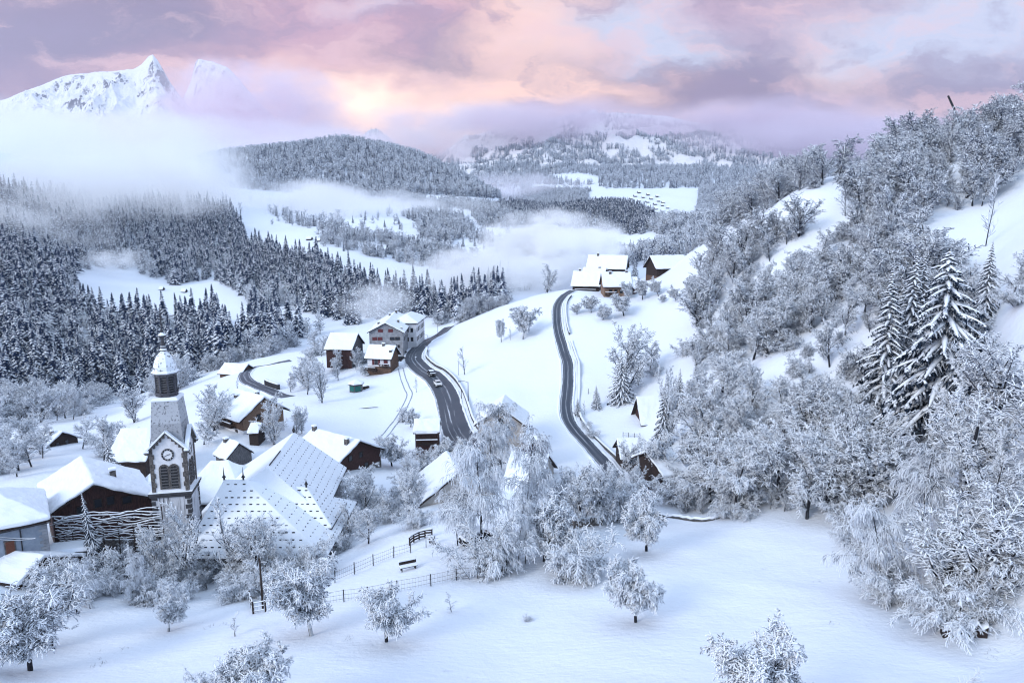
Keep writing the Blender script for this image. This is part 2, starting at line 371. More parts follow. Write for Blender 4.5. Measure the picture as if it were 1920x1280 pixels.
def grid_mesh(name, X, Y, Z, mats, smooth=True):
    r, c = X.shape; V = np.stack([X.ravel(), Y.ravel(), Z.ravel()], 1)
    i = np.arange(r*c).reshape(r, c)
    F = np.stack([i[:-1, :-1].ravel(), i[:-1, 1:].ravel(), i[1:, 1:].ravel(), i[1:, :-1].ravel()], 1)
    return fast_mesh(name, V, F, mats, None, smooth)

# ------------------------------------------------------------------ the setting: ground, far hills, mountains
us = np.linspace(-1.25, 1.25, 330); ys = np.exp(np.linspace(math.log(22), math.log(3000), 400))
UU, YY = np.meshgrid(us, ys)
tag(link('ground', grid_mesh('ground', UU*YY, YY, hz(UU*YY, YY), ['snow_ground'])), kind='structure')

def fbm(x, y, seed, octs=6, gain=.5, ridged=False):
    r = np.random.RandomState(seed); out = np.zeros_like(x); a = 1.0; f = 1.0; tot = 0
    for o in range(octs):
        th = r.rand()*6.28; ph = r.rand(6)*6.28; c_, s_ = math.cos(th), math.sin(th)
        X = (x*c_-y*s_)*f; Y = (x*s_+y*c_)*f
        v = np.sin(X+ph[0]+1.3*np.sin(Y*.9+ph[1]+.7*np.sin(X*.5+ph[4])))*np.sin(Y*1.1+ph[2]+1.2*np.sin(X*.8+ph[3]+.8*np.sin(Y*.6+ph[5])))
        if ridged: v = 1-2*np.sqrt(np.abs(v)+1e-4)
        out += a*v; tot += a; a *= gain; f *= 2.03
    return out/tot
def ridge(name, sil, y0, y1, base_py, matn, amp, seed, nu=260, ns=120, scale=1/260., shape=1.0, ridged=True, back=.5):
    """a far slope: rises from depth y0 to its skyline (photo pixels sil) at depth y1, then falls away behind"""
    sx = np.array([uw(a, b)[0] for a, b in sil]); sw = np.array([uw(a, b)[1] for a, b in sil])
    u = np.linspace(sx[0], sx[-1], nu); top = np.interp(u, sx, sw); base = uw(960, base_py)[1]
    s = np.linspace(0, 1+back, ns); S, Uq = np.meshgrid(s, u, indexing='ij')
    Y = y0 + (y1-y0)*S; X = Uq*Y
    T = np.broadcast_to(top, S.shape)
    Z = CZ + base*y0*(1-np.clip(S, 0, 1)) + (T*y1 - 0)*np.clip(S, 0, 1)**shape - np.clip(S-1, 0, 9)*(y1-y0)*.9
    env = np.clip(S*2.5, 0, 1)*np.clip(1.15-np.abs(S-1)*.0, 0, 1)*np.where(S > .92, np.clip((1.0-S)/.08, .12, 1), 1)
    Z = Z + amp*env*(fbm(X*scale, Y*scale, seed, 7, .55, ridged)-.1)
    o = link(name, grid_mesh(name, X, Y, Z, [matn])); tag(o, kind='structure'); return o, (u, s, X, Y, Z)
ridge_a, RA = ridge('hills', [(560, 330), (700, 318), (760, 312), (830, 288), (860, 262), (930, 240), (1000, 226), (1060, 216), (1150, 210), (1250, 216), (1320, 230), (1420, 236), (1520, 240), (1700, 240), (2000, 235), (2300, 240)], 2900, 4600, 345, 'mountain_snow', 95, 5, scale=1/330.)
mountain_a, MA = ridge('mountain', [(-260, 240), (-60, 205), (20, 180), (60, 165), (100, 150), (130, 138), (190, 132), (250, 128), (266, 118), (279, 103), (286, 100), (296, 112), (303, 124), (318, 150), (345, 188), (370, 215), (420, 250), (520, 290)], 5600, 7000, 330, 'mountain_snow', 150, 11, nu=420, ns=170, scale=1/420., shape=1.0)
mountain_b, MB2 = ridge('mountain', [(290, 270), (330, 210), (358, 150), (366, 114), (372, 108), (400, 114), (425, 124), (450, 150), (480, 185), (530, 235), (600, 290)], 6900, 8600, 330, 'mountain_snow', 170, 17, nu=300, ns=140, scale=1/480.)
mountain_c, MC2 = ridge('mountain', [(600, 330), (650, 288), (678, 256), (692, 244), (706, 242), (725, 254), (760, 285), (800, 320)], 4300, 5000, 330, 'mountain_snow', 50, 23, nu=120, ns=70, scale=1/160.)
# roads draped on the ground
def drape(pts_px, step=1.5):
    P3 = [gp(a, b) for a, b in pts_px]; P = np.array([[p.x, p.y] for p in P3])
    # Catmull-Rom through the points
    Q = np.vstack([2*P[0]-P[1], P, 2*P[-1]-P[-2]]); out = []
    for i in range(1, len(Q)-2):
        n = max(2, int(np.linalg.norm(Q[i+1]-Q[i])/step))
        for k in range(n):
            t_ = k/n; a, b_, c_, d_ = Q[i-1], Q[i], Q[i+1], Q[i+2]
            out.append(.5*((2*b_)+(-a+c_)*t_+(2*a-5*b_+4*c_-d_)*t_**2+(-a+3*b_-3*c_+d_)*t_**3))
    out.append(Q[-2]); return np.array(out)
def ribbon(name, line, half, matn, lift=.10, nx=9):
    T = np.gradient(line, axis=0); T /= np.linalg.norm(T, axis=1)[:, None]; N = np.stack([T[:, 1], -T[:, 0]], 1)
    lane = np.linspace(-1, 1, nx); hw_ = np.broadcast_to(half, (len(line),))
    X = line[:, None, 0] + N[:, None, 0]*lane[None]*hw_[:, None]; Y = line[:, None, 1] + N[:, None, 1]*lane[None]*hw_[:, None]
    zc = hz(line[:, 0], line[:, 1]); Z = .5*hz(X, Y) + .5*zc[:, None] + lift
    Z = np.maximum(Z, hz(X, Y)+.06)
    me = grid_mesh(name, X, Y, Z, [matn]); L = np.concatenate([[0], np.cumsum(np.linalg.norm(np.diff(line, axis=0), axis=1))])
    at_ = me.attributes.new('lane', 'FLOAT_VECTOR', 'POINT')
    A = np.stack([np.broadcast_to(lane[None], X.shape), np.broadcast_to(L[:, None], X.shape), np.zeros(X.shape)], -1)
    at_.data.foreach_set('vector', A.astype(np.float32).ravel())
    return tag(link(name, me), kind='structure'), line, N
MAIN = drape([(846, 612), (826, 628), (800, 640), (783, 655), (775, 672), (785, 687), (808, 703), (826, 722), (838, 745), (845, 770), (852, 798), (868, 826), (893, 852), (925, 874)])
LANE = drape([(1074, 545), (1056, 556), (1046, 571), (1044, 595), (1047, 622), (1056, 655), (1064, 680), (1065, 705), (1064, 730), (1061, 760), (1066, 788), (1082, 812), (1108, 840), (1137, 872), (1150, 895)])
LEFTR = drape([(545, 676), (510, 683), (480, 688), (465, 694), (458, 703), (464, 715), (485, 725), (513, 736), (540, 744)])
R_MAIN = ribbon('road', MAIN, 3.0, 'asphalt_main'); R_LANE = ribbon('road', LANE, 1.65, 'asphalt_lane'); ribbon('road', LEFTR, 2.3, 'asphalt_lane')

# ploughed snow thrown up along the road edges
def bank(line, N, off, name, r0, r1, seed):
    rr = random.Random(seed); m = MB(); L = line[::2]+N[::2]*off; z_ = hz(L[:, 0], L[:, 1]); O = Vector((L[0][0], L[0][1], z_[0]))
    m.tube([Vector((p[0]+rr.uniform(-.12, .12), p[1]+rr.uniform(-.12, .12), q+rr.uniform(-.12, .02)))-O for p, q in zip(L, z_)], [rr.uniform(r0, r1) for _ in L], 7)
    tag(m.build(name, 'snow', None, O, True), kind='structure')
for o_ in (-3.15, 3.1): bank(R_MAIN[1], R_MAIN[2], o_, 'snow_bank', .16, .42, int(o_*10)+90)
for o_ in (-1.8, 1.8): bank(R_LANE[1], R_LANE[2], o_, 'snow_bank', .12, .34, int(o_*10)+90)
for o_ in (-2.4, 2.4): bank(LEFTR, np.stack([np.gradient(LEFTR, axis=0)[:, 1], -np.gradient(LEFTR, axis=0)[:, 0]], 1)/np.linalg.norm(np.gradient(LEFTR, axis=0), axis=1)[:, None], o_, 'snow_bank', .12, .34, int(o_*10)+90)
# ------------------------------------------------------------------ tree builders (shapes)
def prisms(segs, n=4, wide=1.0, tall=1.0):
    """segments (p0, p1, r0, r1) -> n-sided prisms with an edge on top, arrays of verts and quads"""
    a = np.array([tuple(s[0])+tuple(s[1])+(s[2], s[3]) for s in segs], float)
    p0, p1, r0, r1 = a[:, 0:3], a[:, 3:6], a[:, 6], a[:, 7]
    d = p1-p0; d /= (np.linalg.norm(d, axis=1)[:, None]+1e-9)
    up = np.zeros_like(d); up[:, 2] = 1; vert = np.abs(d[:, 2]) > .96; up[vert] = (1, 0, 0)
    sd = np.cross(d, up); sd /= np.linalg.norm(sd, axis=1)[:, None]; uv = np.cross(sd, d)
    V = np.empty((len(a), 2*n, 3))
    for k in range(n):
        th = math.pi/2 + 2*math.pi*k/n; o = sd*math.cos(th)*wide + uv*math.sin(th)*tall
        V[:, k] = p0 + o*r0[:, None]; V[:, n+k] = p1 + o*r1[:, None]
    base = (np.arange(len(a))*2*n)[:, None]
    F = np.concatenate([base + np.array([k, (k+1) % n, n+(k+1) % n, n+k])[None] for k in range(n)], 0)
    return V.reshape(-1, 3), F
def merge(parts):
    V = []; F = []; M = []; k = 0
    for v, f, m in parts:
        V.append(v); F.append(f+k); M.append(np.full(len(f), m)); k += len(v)
    return np.concatenate(V), np.concatenate(F), np.concatenate(M)
def rdir(R):
    z = R.uniform(-1, 1); a = R.uniform(0, 6.283); s = math.sqrt(1-z*z); return Vector((s*math.cos(a), s*math.sin(a), z))
def tilt(d, ang, R):
    """d turned by ang about a random axis across it"""
    ax = d.cross(rdir(R)); ax.normalize(); return Matrix.Rotation(ang, 3, ax) @ d
def grow(out, R, p, d, L, r, lvl, S):
    nseg = S['nseg'][lvl]; st = L/nseg; last = lvl == len(S['nseg'])-1; r_in = r
    for i in range(nseg):
        t_ = (i+1)/nseg
        d = d + rdir(R)*S['wob'][lvl] + Vector((0, 0, S['grav'][lvl]*(.35+t_))); d.normalize()
        q = p + d*st; ra = r_in*(1-t_*(1-S['tip'][lvl]))
        out[lvl].append((p, q, r, ra))
        if not last and t_ > S['start'][lvl]:
            k = S['kids'][lvl]; k = int(k) + (R.random() < k-int(k))
            for _ in range(k):
                cd = tilt(d, S['ang'][lvl]*R.uniform(.7, 1.3), R)
                if S.get('side') and lvl >= 1: cd.z *= .6; cd.normalize()
                cl = L*S['len'][lvl]*(1-S['fall'][lvl]*t_)*R.uniform(.65, 1.2)
                grow(out, R, p.lerp(q, R.random()), cd, cl, min(ra*S['rr'][lvl], r_in*.8), lvl+1, S)
        p, r = q, ra
JOIN = {}
TREES = {}       # kind -> list of (parts [(part name, mesh)], height)
def tree_kind(kind, seed, H, S, stems=1, thick=(0, 1), mats=('bark_snow', 'twig_snow'), lean=.05, twig_r=None, parts=('trunk', 'crown'), stem_spread=.3, wide=1.15, tall=1.0, base_spread=0.0):
    R = random.Random(seed); out = [[] for _ in S['nseg']]
    for s in range(stems):
        d = (Vector((0, 0, 1)) + Vector((R.gauss(0, 1), R.gauss(0, 1), 0))*(lean if stems == 1 else stem_spread)).normalized()
        p0 = Vector((R.gauss(0, 1)*base_spread, R.gauss(0, 1)*base_spread, -.3))
        grow(out, R, p0, d, H*S['L0']*(1 if stems == 1 else R.uniform(.55, 1.1)), H*S['r0'], 0, S)
    if twig_r:
        for l in range(thick[-1]+1, len(out)): out[l] = [(a, b, max(c, twig_r[0]), max(e, twig_r[1])) for a, b, c, e in out[l]]
    if S.get('zmin'): out = [out[0]]+[[s for s in L_ if min(s[0].z, s[1].z) > S['zmin']] for L_ in out[1:]]
    tk = [s for l in range(len(out)) if l in thick for s in out[l]]; tw = [s for l in range(len(out)) if l not in thick for s in out[l]]
    V1, F1 = prisms(tk, 6, 1, 1); V2, F2 = prisms(tw, 4, wide, tall)
    allz = np.concatenate([V1[:, 2], V2[:, 2]]); h = np.percentile(allz, 99.7)
    a = fast_mesh(kind+'_'+parts[0], V1, F1, [mats[0]]); b = fast_mesh(kind+'_'+parts[1], V2, F2, [mats[1]])
    TREES.setdefault(kind, []).append(([(parts[0], a), (parts[1], b)], h)); JOIN[kind] = (V1, F1, V2, F2, h, mats)
# snow-laden broadleaf tree: upright limbs, twigs bent by the load
S_BROAD = dict(nseg=[7, 5, 4, 3], wob=[.10, .16, .22, .25], grav=[.02, .03, -.05, -.22], tip=[.25, .3, .35, .3], start=[.22, .10, .05], kids=[2.4, 2.3, 2.9], ang=[.75, .75, .8], len=[.50, .48, .55], fall=[.35, .4, .3], rr=[.55, .5, .5], L0=.82, r0=.016)
for i in range(5): tree_kind('broad', 100+i, 10, S_BROAD, twig_r=(.036, .016))
S_VASE = dict(nseg=[5, 6, 4, 3], wob=[.08, .13, .22, .25], grav=[.02, .06, -.03, -.18], tip=[.4, .25, .35, .3], start=[.15, .15, .05], kids=[2.6, 2.4, 2.9], ang=[.55, .6, .75], len=[.95, .34, .50], fall=[.35, .35, .3], rr=[.6, .45, .5], L0=.55, r0=.017)
for i in range(4): tree_kind('vase', 140+i, 10, S_VASE, twig_r=(.034, .015))
# orchard tree: short leaning trunk, wide crown, heavy snow on every branch
S_APPLE = dict(nseg=[4, 5, 4, 4], wob=[.14, .20, .26, .28], zmin=.75, grav=[.0, .07, -.06, -.17], tip=[.55, .35, .4, .4], start=[.40, .10, .05], kids=[5.5, 3.2, 4.0], ang=[.80, .90, .95], len=[.88, .44, .62], fall=[.25, .35, .3], rr=[.55, .5, .55], L0=.52, r0=.021)
for i in range(5): tree_kind('apple', 180+i, 5, S_APPLE, twig_r=(.030, .012), lean=.12, wide=1.2)
# weeping birch: long twigs hanging straight down
S_BIRCH = dict(nseg=[8, 6, 5, 5], wob=[.06, .12, .16, .12], grav=[.02, -.06, -.30, -.50], tip=[.25, .3, .5, .5], start=[.25, .12, .05], kids=[2.4, 2.3, 2.6], ang=[.85, .8, .8], len=[.42, .60, .80], fall=[.35, .3, .2], rr=[.5, .5, .5], L0=.92, r0=.013)
for i in range(2): tree_kind('birch', 220+i, 16, S_BIRCH, twig_r=(.042, .016))
# shrubs: many arching stems
S_SHRUB = dict(nseg=[6, 4, 3], wob=[.14, .24, .3], grav=[-.05, -.14, -.26], tip=[.35, .4, .4], start=[.15, .05], kids=[3.0, 3.6], ang=[.7, .85], len=[.42, .52], fall=[.3, .3], rr=[.6, .6], L0=.95, r0=.011)
for i in range(4): tree_kind('shrub', 260+i, 4, S_SHRUB, stems=12, thick=(0,), stem_spread=.50, twig_r=(.030, .013), parts=('stems', 'twigs'), base_spread=.35)
# arching bush: stems pressed down to the ground by snow
S_ARCH = dict(nseg=[9, 5, 3], wob=[.09, .2, .28], grav=[-.16, -.20, -.30], tip=[.35, .4, .4], start=[.2, .05], kids=[3.0, 3.6], ang=[.65, .8], len=[.34, .42], fall=[.3, .3], rr=[.6, .6], L0=1.35, r0=.012)
for i in range(3): tree_kind('arch', 300+i, 5, S_ARCH, stems=10, thick=(0,), stem_spread=.42, twig_r=(.034, .014), parts=('stems', 'twigs'), base_spread=.4)
# thin bare tree with little snow on it
S_THIN = dict(nseg=[8, 4, 3], wob=[.06, .14, .2], grav=[.02, .06, .02], tip=[.2, .3, .4], start=[.2, .1], kids=[2.6, 2.4], ang=[.55, .6], len=[.34, .45], fall=[.55, .35], rr=[.5, .6], L0=.92, r0=.012)
for i in range(2): tree_kind('thin', 330+i, 8, S_THIN, thick=(0,), twig_r=(.034, .020))
S_SAPL = dict(nseg=[5, 4, 3], wob=[.10, .2, .25], grav=[.02, .02, -.1], tip=[.3, .3, .4], start=[.35, .1], kids=[2.0, 2.0], ang=[.6, .7], len=[.45, .5], fall=[.4, .3], rr=[.6, .6], L0=.85, r0=.018)
for i in range(2): tree_kind('sapling', 350+i, 2, S_SAPL, thick=(0,), twig_r=(.018, .012))
# conifers: whorls of drooping boughs, snow along the top of each
def spruce(kind, seed, H, Rb, nb, sprigs, bough_w, mats, taper=.9, part=True, droop=.5):
    R = random.Random(seed); bough = []; hang = []
    for i in range(nb):
        t_ = (i+.5)/nb; t_ = t_**1.05; z = H*(.06+.93*t_); L = Rb*(1-t_)**taper*R.uniform(.75, 1.15)+.12*H/20
        a = i*2.39996 + R.uniform(-.3, .3); d = Vector((math.cos(a), math.sin(a), R.uniform(-.25, .15)*(.4+t_))); d.normalize(); p = Vector((0, 0, z)); n = 4 if sprigs else 3
        w = bough_w*(.45+.55*(1-t_))
        for k in range(n):
            d = d + Vector((0, 0, -droop*R.uniform(.15, .42)*(1-.5*t_))); d.normalize(); q = p + d*(L/n)
            wa = w*(.75 if k == 0 else 1-.75*(k/n)**1.5); wb = w*(1-.75*((k+1)/n)**1.5) if k < n-1 else w*.10
            bough.append((p, q, wa, wb))
            for _ in range(sprigs):
                o = p.lerp(q, R.random()); sdv = d.cross(Vector((0, 0, 1))); sdv.normalize()
                e = d*R.uniform(.3, .8) + sdv*R.choice((-1, 1))*R.uniform(.4, 1.0) + Vector((0, 0, -R.uniform(.25, 1.0))); e.normalize()
                l = L*R.uniform(.16, .34)*(1-.4*k/n)
                m_ = o + e*l*.5; hang.append((o, m_, w*.30, w*.34)); hang.append((m_, m_ + (e+Vector((0, 0, -.5))).normalized()*l*.5, w*.34, w*.05))
            p = q
    V, F = prisms(bough, 4, 1.25, .75); P = [(V, F, 0)]; mats = mats+['needle_dark']
    if hang: v, f = prisms(hang, 4, 1.2, .7); P.append((v, f, 1))
    V, F, M = merge(P); Vt, Ft = prisms([(Vector((0, 0, -.5)), Vector((0, 0, H*.5)), H*.014, H*.008), (Vector((0, 0, H*.5)), Vector((0, 0, H)), H*.008, H*.002)], 6)
    if part:
        TREES.setdefault(kind, []).append(([('trunk', fast_mesh(kind+'_trunk', Vt, Ft, ['bark_snow'])), ('crown', fast_mesh(kind+'_crown', V, F, mats, M))], H))
    else:
        V, F, M = merge([(V, F, 0), (Vt, Ft, 1)])
        TREES.setdefault(kind, []).append(([('', fast_mesh(kind, V, F, [mats[0], 'bark_snow'], M))], H))
for i in range(3): spruce('spruce', 400+i, 20, 5.2, 150, 6, .38, ['bough_snow'], droop=.62)
for i in range(2): spruce('bigspruce', 420+i, 24, 9.8, 175, 9, .58, ['bough_snow'], taper=.75, droop=.70)
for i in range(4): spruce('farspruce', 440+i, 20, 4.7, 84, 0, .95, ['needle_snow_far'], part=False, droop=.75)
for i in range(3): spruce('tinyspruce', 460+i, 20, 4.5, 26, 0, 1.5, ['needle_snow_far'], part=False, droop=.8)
# distant frosted broadleaf: one mesh
S_FAR = dict(nseg=[4, 4, 3], wob=[.1, .2, .3], grav=[.02, .02, -.12], tip=[.3, .4, .4], start=[.2, .05], kids=[3.0, 3.0], ang=[.7, .8], len=[.55, .5], fall=[.35, .3], rr=[.6, .6], L0=.8, r0=.02)
for i in range(4):
    R = random.Random(480+i); out = [[], [], []]; grow(out, R, Vector((0, 0, -.3)), Vector((0, 0, 1)), 9.0, .2, 0, S_FAR)
    V, F, M = merge([(*prisms(out[0]+out[1], 4), 0), (*prisms([(a, b, .16, .10) for a, b, c, e in out[2]], 4), 1)])
    TREES.setdefault('farbroad', []).append(([('', fast_mesh('farbroad', V, F, ['bark_snow', 'twig_snow'], M))], np.percentile(V[:, 2], 99.5)))

def joined(new, kind, mats=('bark_snow', 'twig_bare')):
    V1, F1, V2, F2, h, _ = JOIN[kind]; V, F, M = merge([(V1, F1, 0), (V2, F2, 1)])
    TREES.setdefault(new, []).append(([('', fast_mesh(new, V, F, mats, M))], h))
for k in ('shrub', 'vase', 'broad'): joined('brush', k)
for k in ('vase', 'broad', 'broad'): joined('wood', k, ('bark_snow', 'twig_snow'))
R = random.Random(77)
for i in range(3):
    sg = []
    for k in range(9):
        a = R.uniform(0, 6.28); p = Vector((R.gauss(0, .18), R.gauss(0, .18), -.1)); d = Vector((R.gauss(0, .35), R.gauss(0, .35), 1)).normalized(); q = p+d*R.uniform(.25, .55); sg.append((p, q, .012, .010)); sg.append((q, q+(d+Vector((R.gauss(0, .7), R.gauss(0, .7), -.2)))*.2, .010, .004))
    V, F = prisms(sg, 3); TREES.setdefault('stubble', []).append(([('', fast_mesh('stubble', V, F, ['wood_grey']))], .5))
for i in range(3):
    bm_ = bmesh.new(); bmesh.ops.create_cube(bm_, size=1.0); bmesh.ops.subdivide_edges(bm_, edges=bm_.edges[:], cuts=2, use_grid_fill=True)
    for v in bm_.verts: v.co = v.co.normalized()*R.uniform(.75, 1.1)*.5; v.co.z = v.co.z*.6+.12
    me = bpy.data.meshes.new('snow_lump'); bm_.to_mesh(me); bm_.free(); me.materials.append(MATS['snow']); me.polygons.foreach_set('use_smooth', np.ones(len(me.polygons), bool)); TREES.setdefault('lump', []).append(([('', me)], 1.0))
# ------------------------------------------------------------------ planting
NAMES = dict(broad='broadleaf_tree', vase='broadleaf_tree', apple='orchard_tree', birch='birch_tree', shrub='shrub', arch='shrub', thin='bare_tree', sapling='sapling', spruce='spruce_tree', bigspruce='spruce_tree', farspruce='spruce_tree', tinyspruce='spruce_tree', farbroad='broadleaf_tree')
TR = random.Random(99)
def plant(kind, pos, h, label, group=None, cat=None, var=None, sx=1.0, rz=None, tiltv=0.03):
    V = TREES[kind]; parts, H = V[TR.randrange(len(V)) if var is None else var % len(V)]
    s = h/H; rz = TR.uniform(0, 6.28) if rz is None else rz
    tx, ty = TR.gauss(0, tiltv), TR.gauss(0, tiltv)
    cat = cat or ('shrub' if kind in ('shrub', 'arch') else 'sapling' if kind == 'sapling' else 'tree')
    if len(parts) == 1:
        o = link(NAMES[kind], parts[0][1]); root = o
    else:
        root = empty(NAMES[kind], pos)
        for nm, me in parts: link(nm, me, root)
    root.location = pos; root.rotation_euler = (tx, ty, rz); root.scale = (s*sx, s*sx, s)
    return tag(root, label, cat, group)
def tree_px(kind, px, py, top, label, group=None, Y=None, **kw):
    """a tree whose foot is at photo pixel (px, py) and whose crown reaches up to row top"""
    p = gp(px, py) if Y is None else None
    if p is None:
        u, w = uw(px, py); p = Vector((u*Y, Y, h1(u*Y, Y)))
    y = p.y; wt = uw(px, top)[1]; h = max(.5, CZ + wt*y - p.z)
    return plant(kind, p, h, label, group, **kw)
def scatter(poly, dens, ymin, ymax, kinds, hr, label, group, seed, keep=None, spacing=0.0, holes=(), cap=10**6, sxr=(.85, 1.25)):
    """separate trees standing on the ground inside a region of the photo; dens = trees per 100 square metres"""
    rr = np.random.RandomState(seed); poly = np.array(poly, float)
    uvs = [uw(a, b)[0] for a, b in poly]; u0, u1 = min(uvs), max(uvs)
    area = (u1-u0)*(ymax**2-ymin**2)/2; n = int(area*dens/100)
    y = np.sqrt(rr.uniform(ymin**2, ymax**2, n)); u = rr.uniform(u0, u1, n); x = u*y; z = hz(x, y); px, py = pix(x, y, z)
    ok = inpoly(px, py, poly)
    for h_ in holes: ok &= ~inpoly(px, py, h_)
    idx = np.nonzero(ok)[0]; idx = idx[np.argsort(y[idx])]
    pts = []
    for i in idx:
        if spacing and any((x[i]-a)**2+(y[i]-b)**2 < spacing**2 for a, b in [(q[0], q[1]) for q in pts[-60:]]): continue
        pts.append((x[i], y[i], z[i], rr.rand(), rr.rand()))
    pts = pts[:cap]
    if kinds is None: return np.array(pts)
    ks = [k for k, w in kinds for _ in range(w)]
    for X, Y, Z, a, b in pts:
        k = ks[rr.randint(len(ks))]; f = {'shrub': .45, 'arch': .5, 'spruce': 1.25}.get(k, 1.0)
        plant(k, (X, Y, Z-.1), (hr[0]+(hr[1]-hr[0])*a)*f, label(k, X, Y, Z) if callable(label) else label, group, sx=sxr[0]+(sxr[1]-sxr[0])*b, tiltv=.06)
    return len(pts)
# forests that read as one mass: copies set on points by geometry nodes
def forest(name, pts, kinds, hr, label, seed, cat='forest'):
    if len(pts) == 0: return
    rr = np.random.RandomState(seed); n = len(pts)
    coll = bpy.data.collections.new(name+'_kinds'); srcs = []
    for k in kinds:
        for parts, H in TREES[k]:
            o = bpy.data.objects.new('kind_%02d' % len(srcs), parts[0][1]); coll.objects.link(o); srcs.append(H)
    me = bpy.data.meshes.new(name); me.vertices.add(n); me.vertices.foreach_set('co', (pts[:, :3]-[0, 0, .3]).astype(np.float32).ravel())
    ix = rr.randint(0, len(srcs), n); hh = rr.uniform(hr[0], hr[1], n)/np.array(srcs)[ix]
    me.attributes.new('pick', 'INT', 'POINT').data.foreach_set('value', ix.astype(np.int32))
    wd = rr.uniform(.85, 1.2, n)
    me.attributes.new('size', 'FLOAT_VECTOR', 'POINT').data.foreach_set('vector', np.stack([hh*wd, hh*wd, hh], 1).astype(np.float32).ravel())
    me.attributes.new('turn', 'FLOAT_VECTOR', 'POINT').data.foreach_set('vector', np.stack([rr.normal(0, .04, n), rr.normal(0, .04, n), rr.uniform(0, 6.28, n)], 1).astype(np.float32).ravel())
    o = bpy.data.objects.new(name, me); COL.objects.link(o); tag(o, label, cat, None, 'stuff')
    g = bpy.data.node_groups.new(name, 'GeometryNodeTree')
    g.interface.new_socket('Geometry', in_out='INPUT', socket_type='NodeSocketGeometry'); g.interface.new_socket('Geometry', in_out='OUTPUT', socket_type='NodeSocketGeometry')
    N = g.nodes; gi = N.new('NodeGroupInput'); go = N.new('NodeGroupOutput'); ip = N.new('GeometryNodeInstanceOnPoints')
    ci = N.new('GeometryNodeCollectionInfo'); ci.inputs[0].default_value = coll; ci.inputs[1].default_value = True; ci.inputs[2].default_value = True
    def attr(nm, ty):
        a = N.new('GeometryNodeInputNamedAttribute'); a.data_type = ty; a.inputs[0].default_value = nm; return a.outputs[0]
    g.links.new(gi.outputs[0], ip.inputs['Points']); g.links.new(ci.outputs[0], ip.inputs['Instance']); ip.inputs['Pick Instance'].default_value = True
    g.links.new(attr('pick', 'INT'), ip.inputs['Instance Index']); g.links.new(attr('size', 'FLOAT_VECTOR'), ip.inputs['Scale'])
    er = N.new('FunctionNodeEulerToRotation'); g.links.new(attr('turn', 'FLOAT_VECTOR'), er.inputs[0]); g.links.new(er.outputs[0], ip.inputs['Rotation'])
    g.links.new(ip.outputs[0], go.inputs[0]); md = o.modifiers.new('trees', 'NODES'); md.node_group = g
    return o
# ------------------------------------------------------------------ buildings
def roof_shape(E, R, hip0, hip1, t):
    """E: four eave corners (ridge end 0 left/right, ridge end 1 right/left), R: two ridge ends; a slab t thick"""
    up = Vector((0, 0, t)); lo = [Vector(p) for p in E+R]; hi = [p+up for p in lo]; V = lo+hi
    F = []
    def q(a, b, c_, d=None):
        top = [a+6, b+6, c_+6] + ([d+6] if d is not None else []); bot = [a, b, c_] + ([d] if d is not None else [])
        F.append(tuple(top)); F.append(tuple(bot[::-1]))
    q(0, 4, 5, 3); q(4, 1, 2, 5)          # two main slopes
    if hip0: q(0, 1, 4)
    if hip1: q(2, 3, 5)
    def side(a, b): F.append((a, b, b+6, a+6))
    side(3, 0); side(1, 2)
    if hip0: side(0, 1)
    else: side(0, 4); side(4, 1)
    if hip1: side(2, 3)
    else: side(2, 5); side(5, 3)
    return V, F
DT = bpy.data.textures.new('drift', 'CLOUDS'); DT.noise_scale = 1.7; DT.noise_depth = 3
def sag(o, dist):
    """uneven settled snow on a near roof"""
    if dist > 340: return
    sd = o.modifiers.new('fine', 'SUBSURF'); sd.subdivision_type = 'SIMPLE'; sd.levels = sd.render_levels = 4 if dist < 160 else 3
    dp = o.modifiers.new('drift', 'DISPLACE'); dp.texture = DT; dp.texture_coords = 'GLOBAL'; dp.strength = .42; dp.mid_level = .5
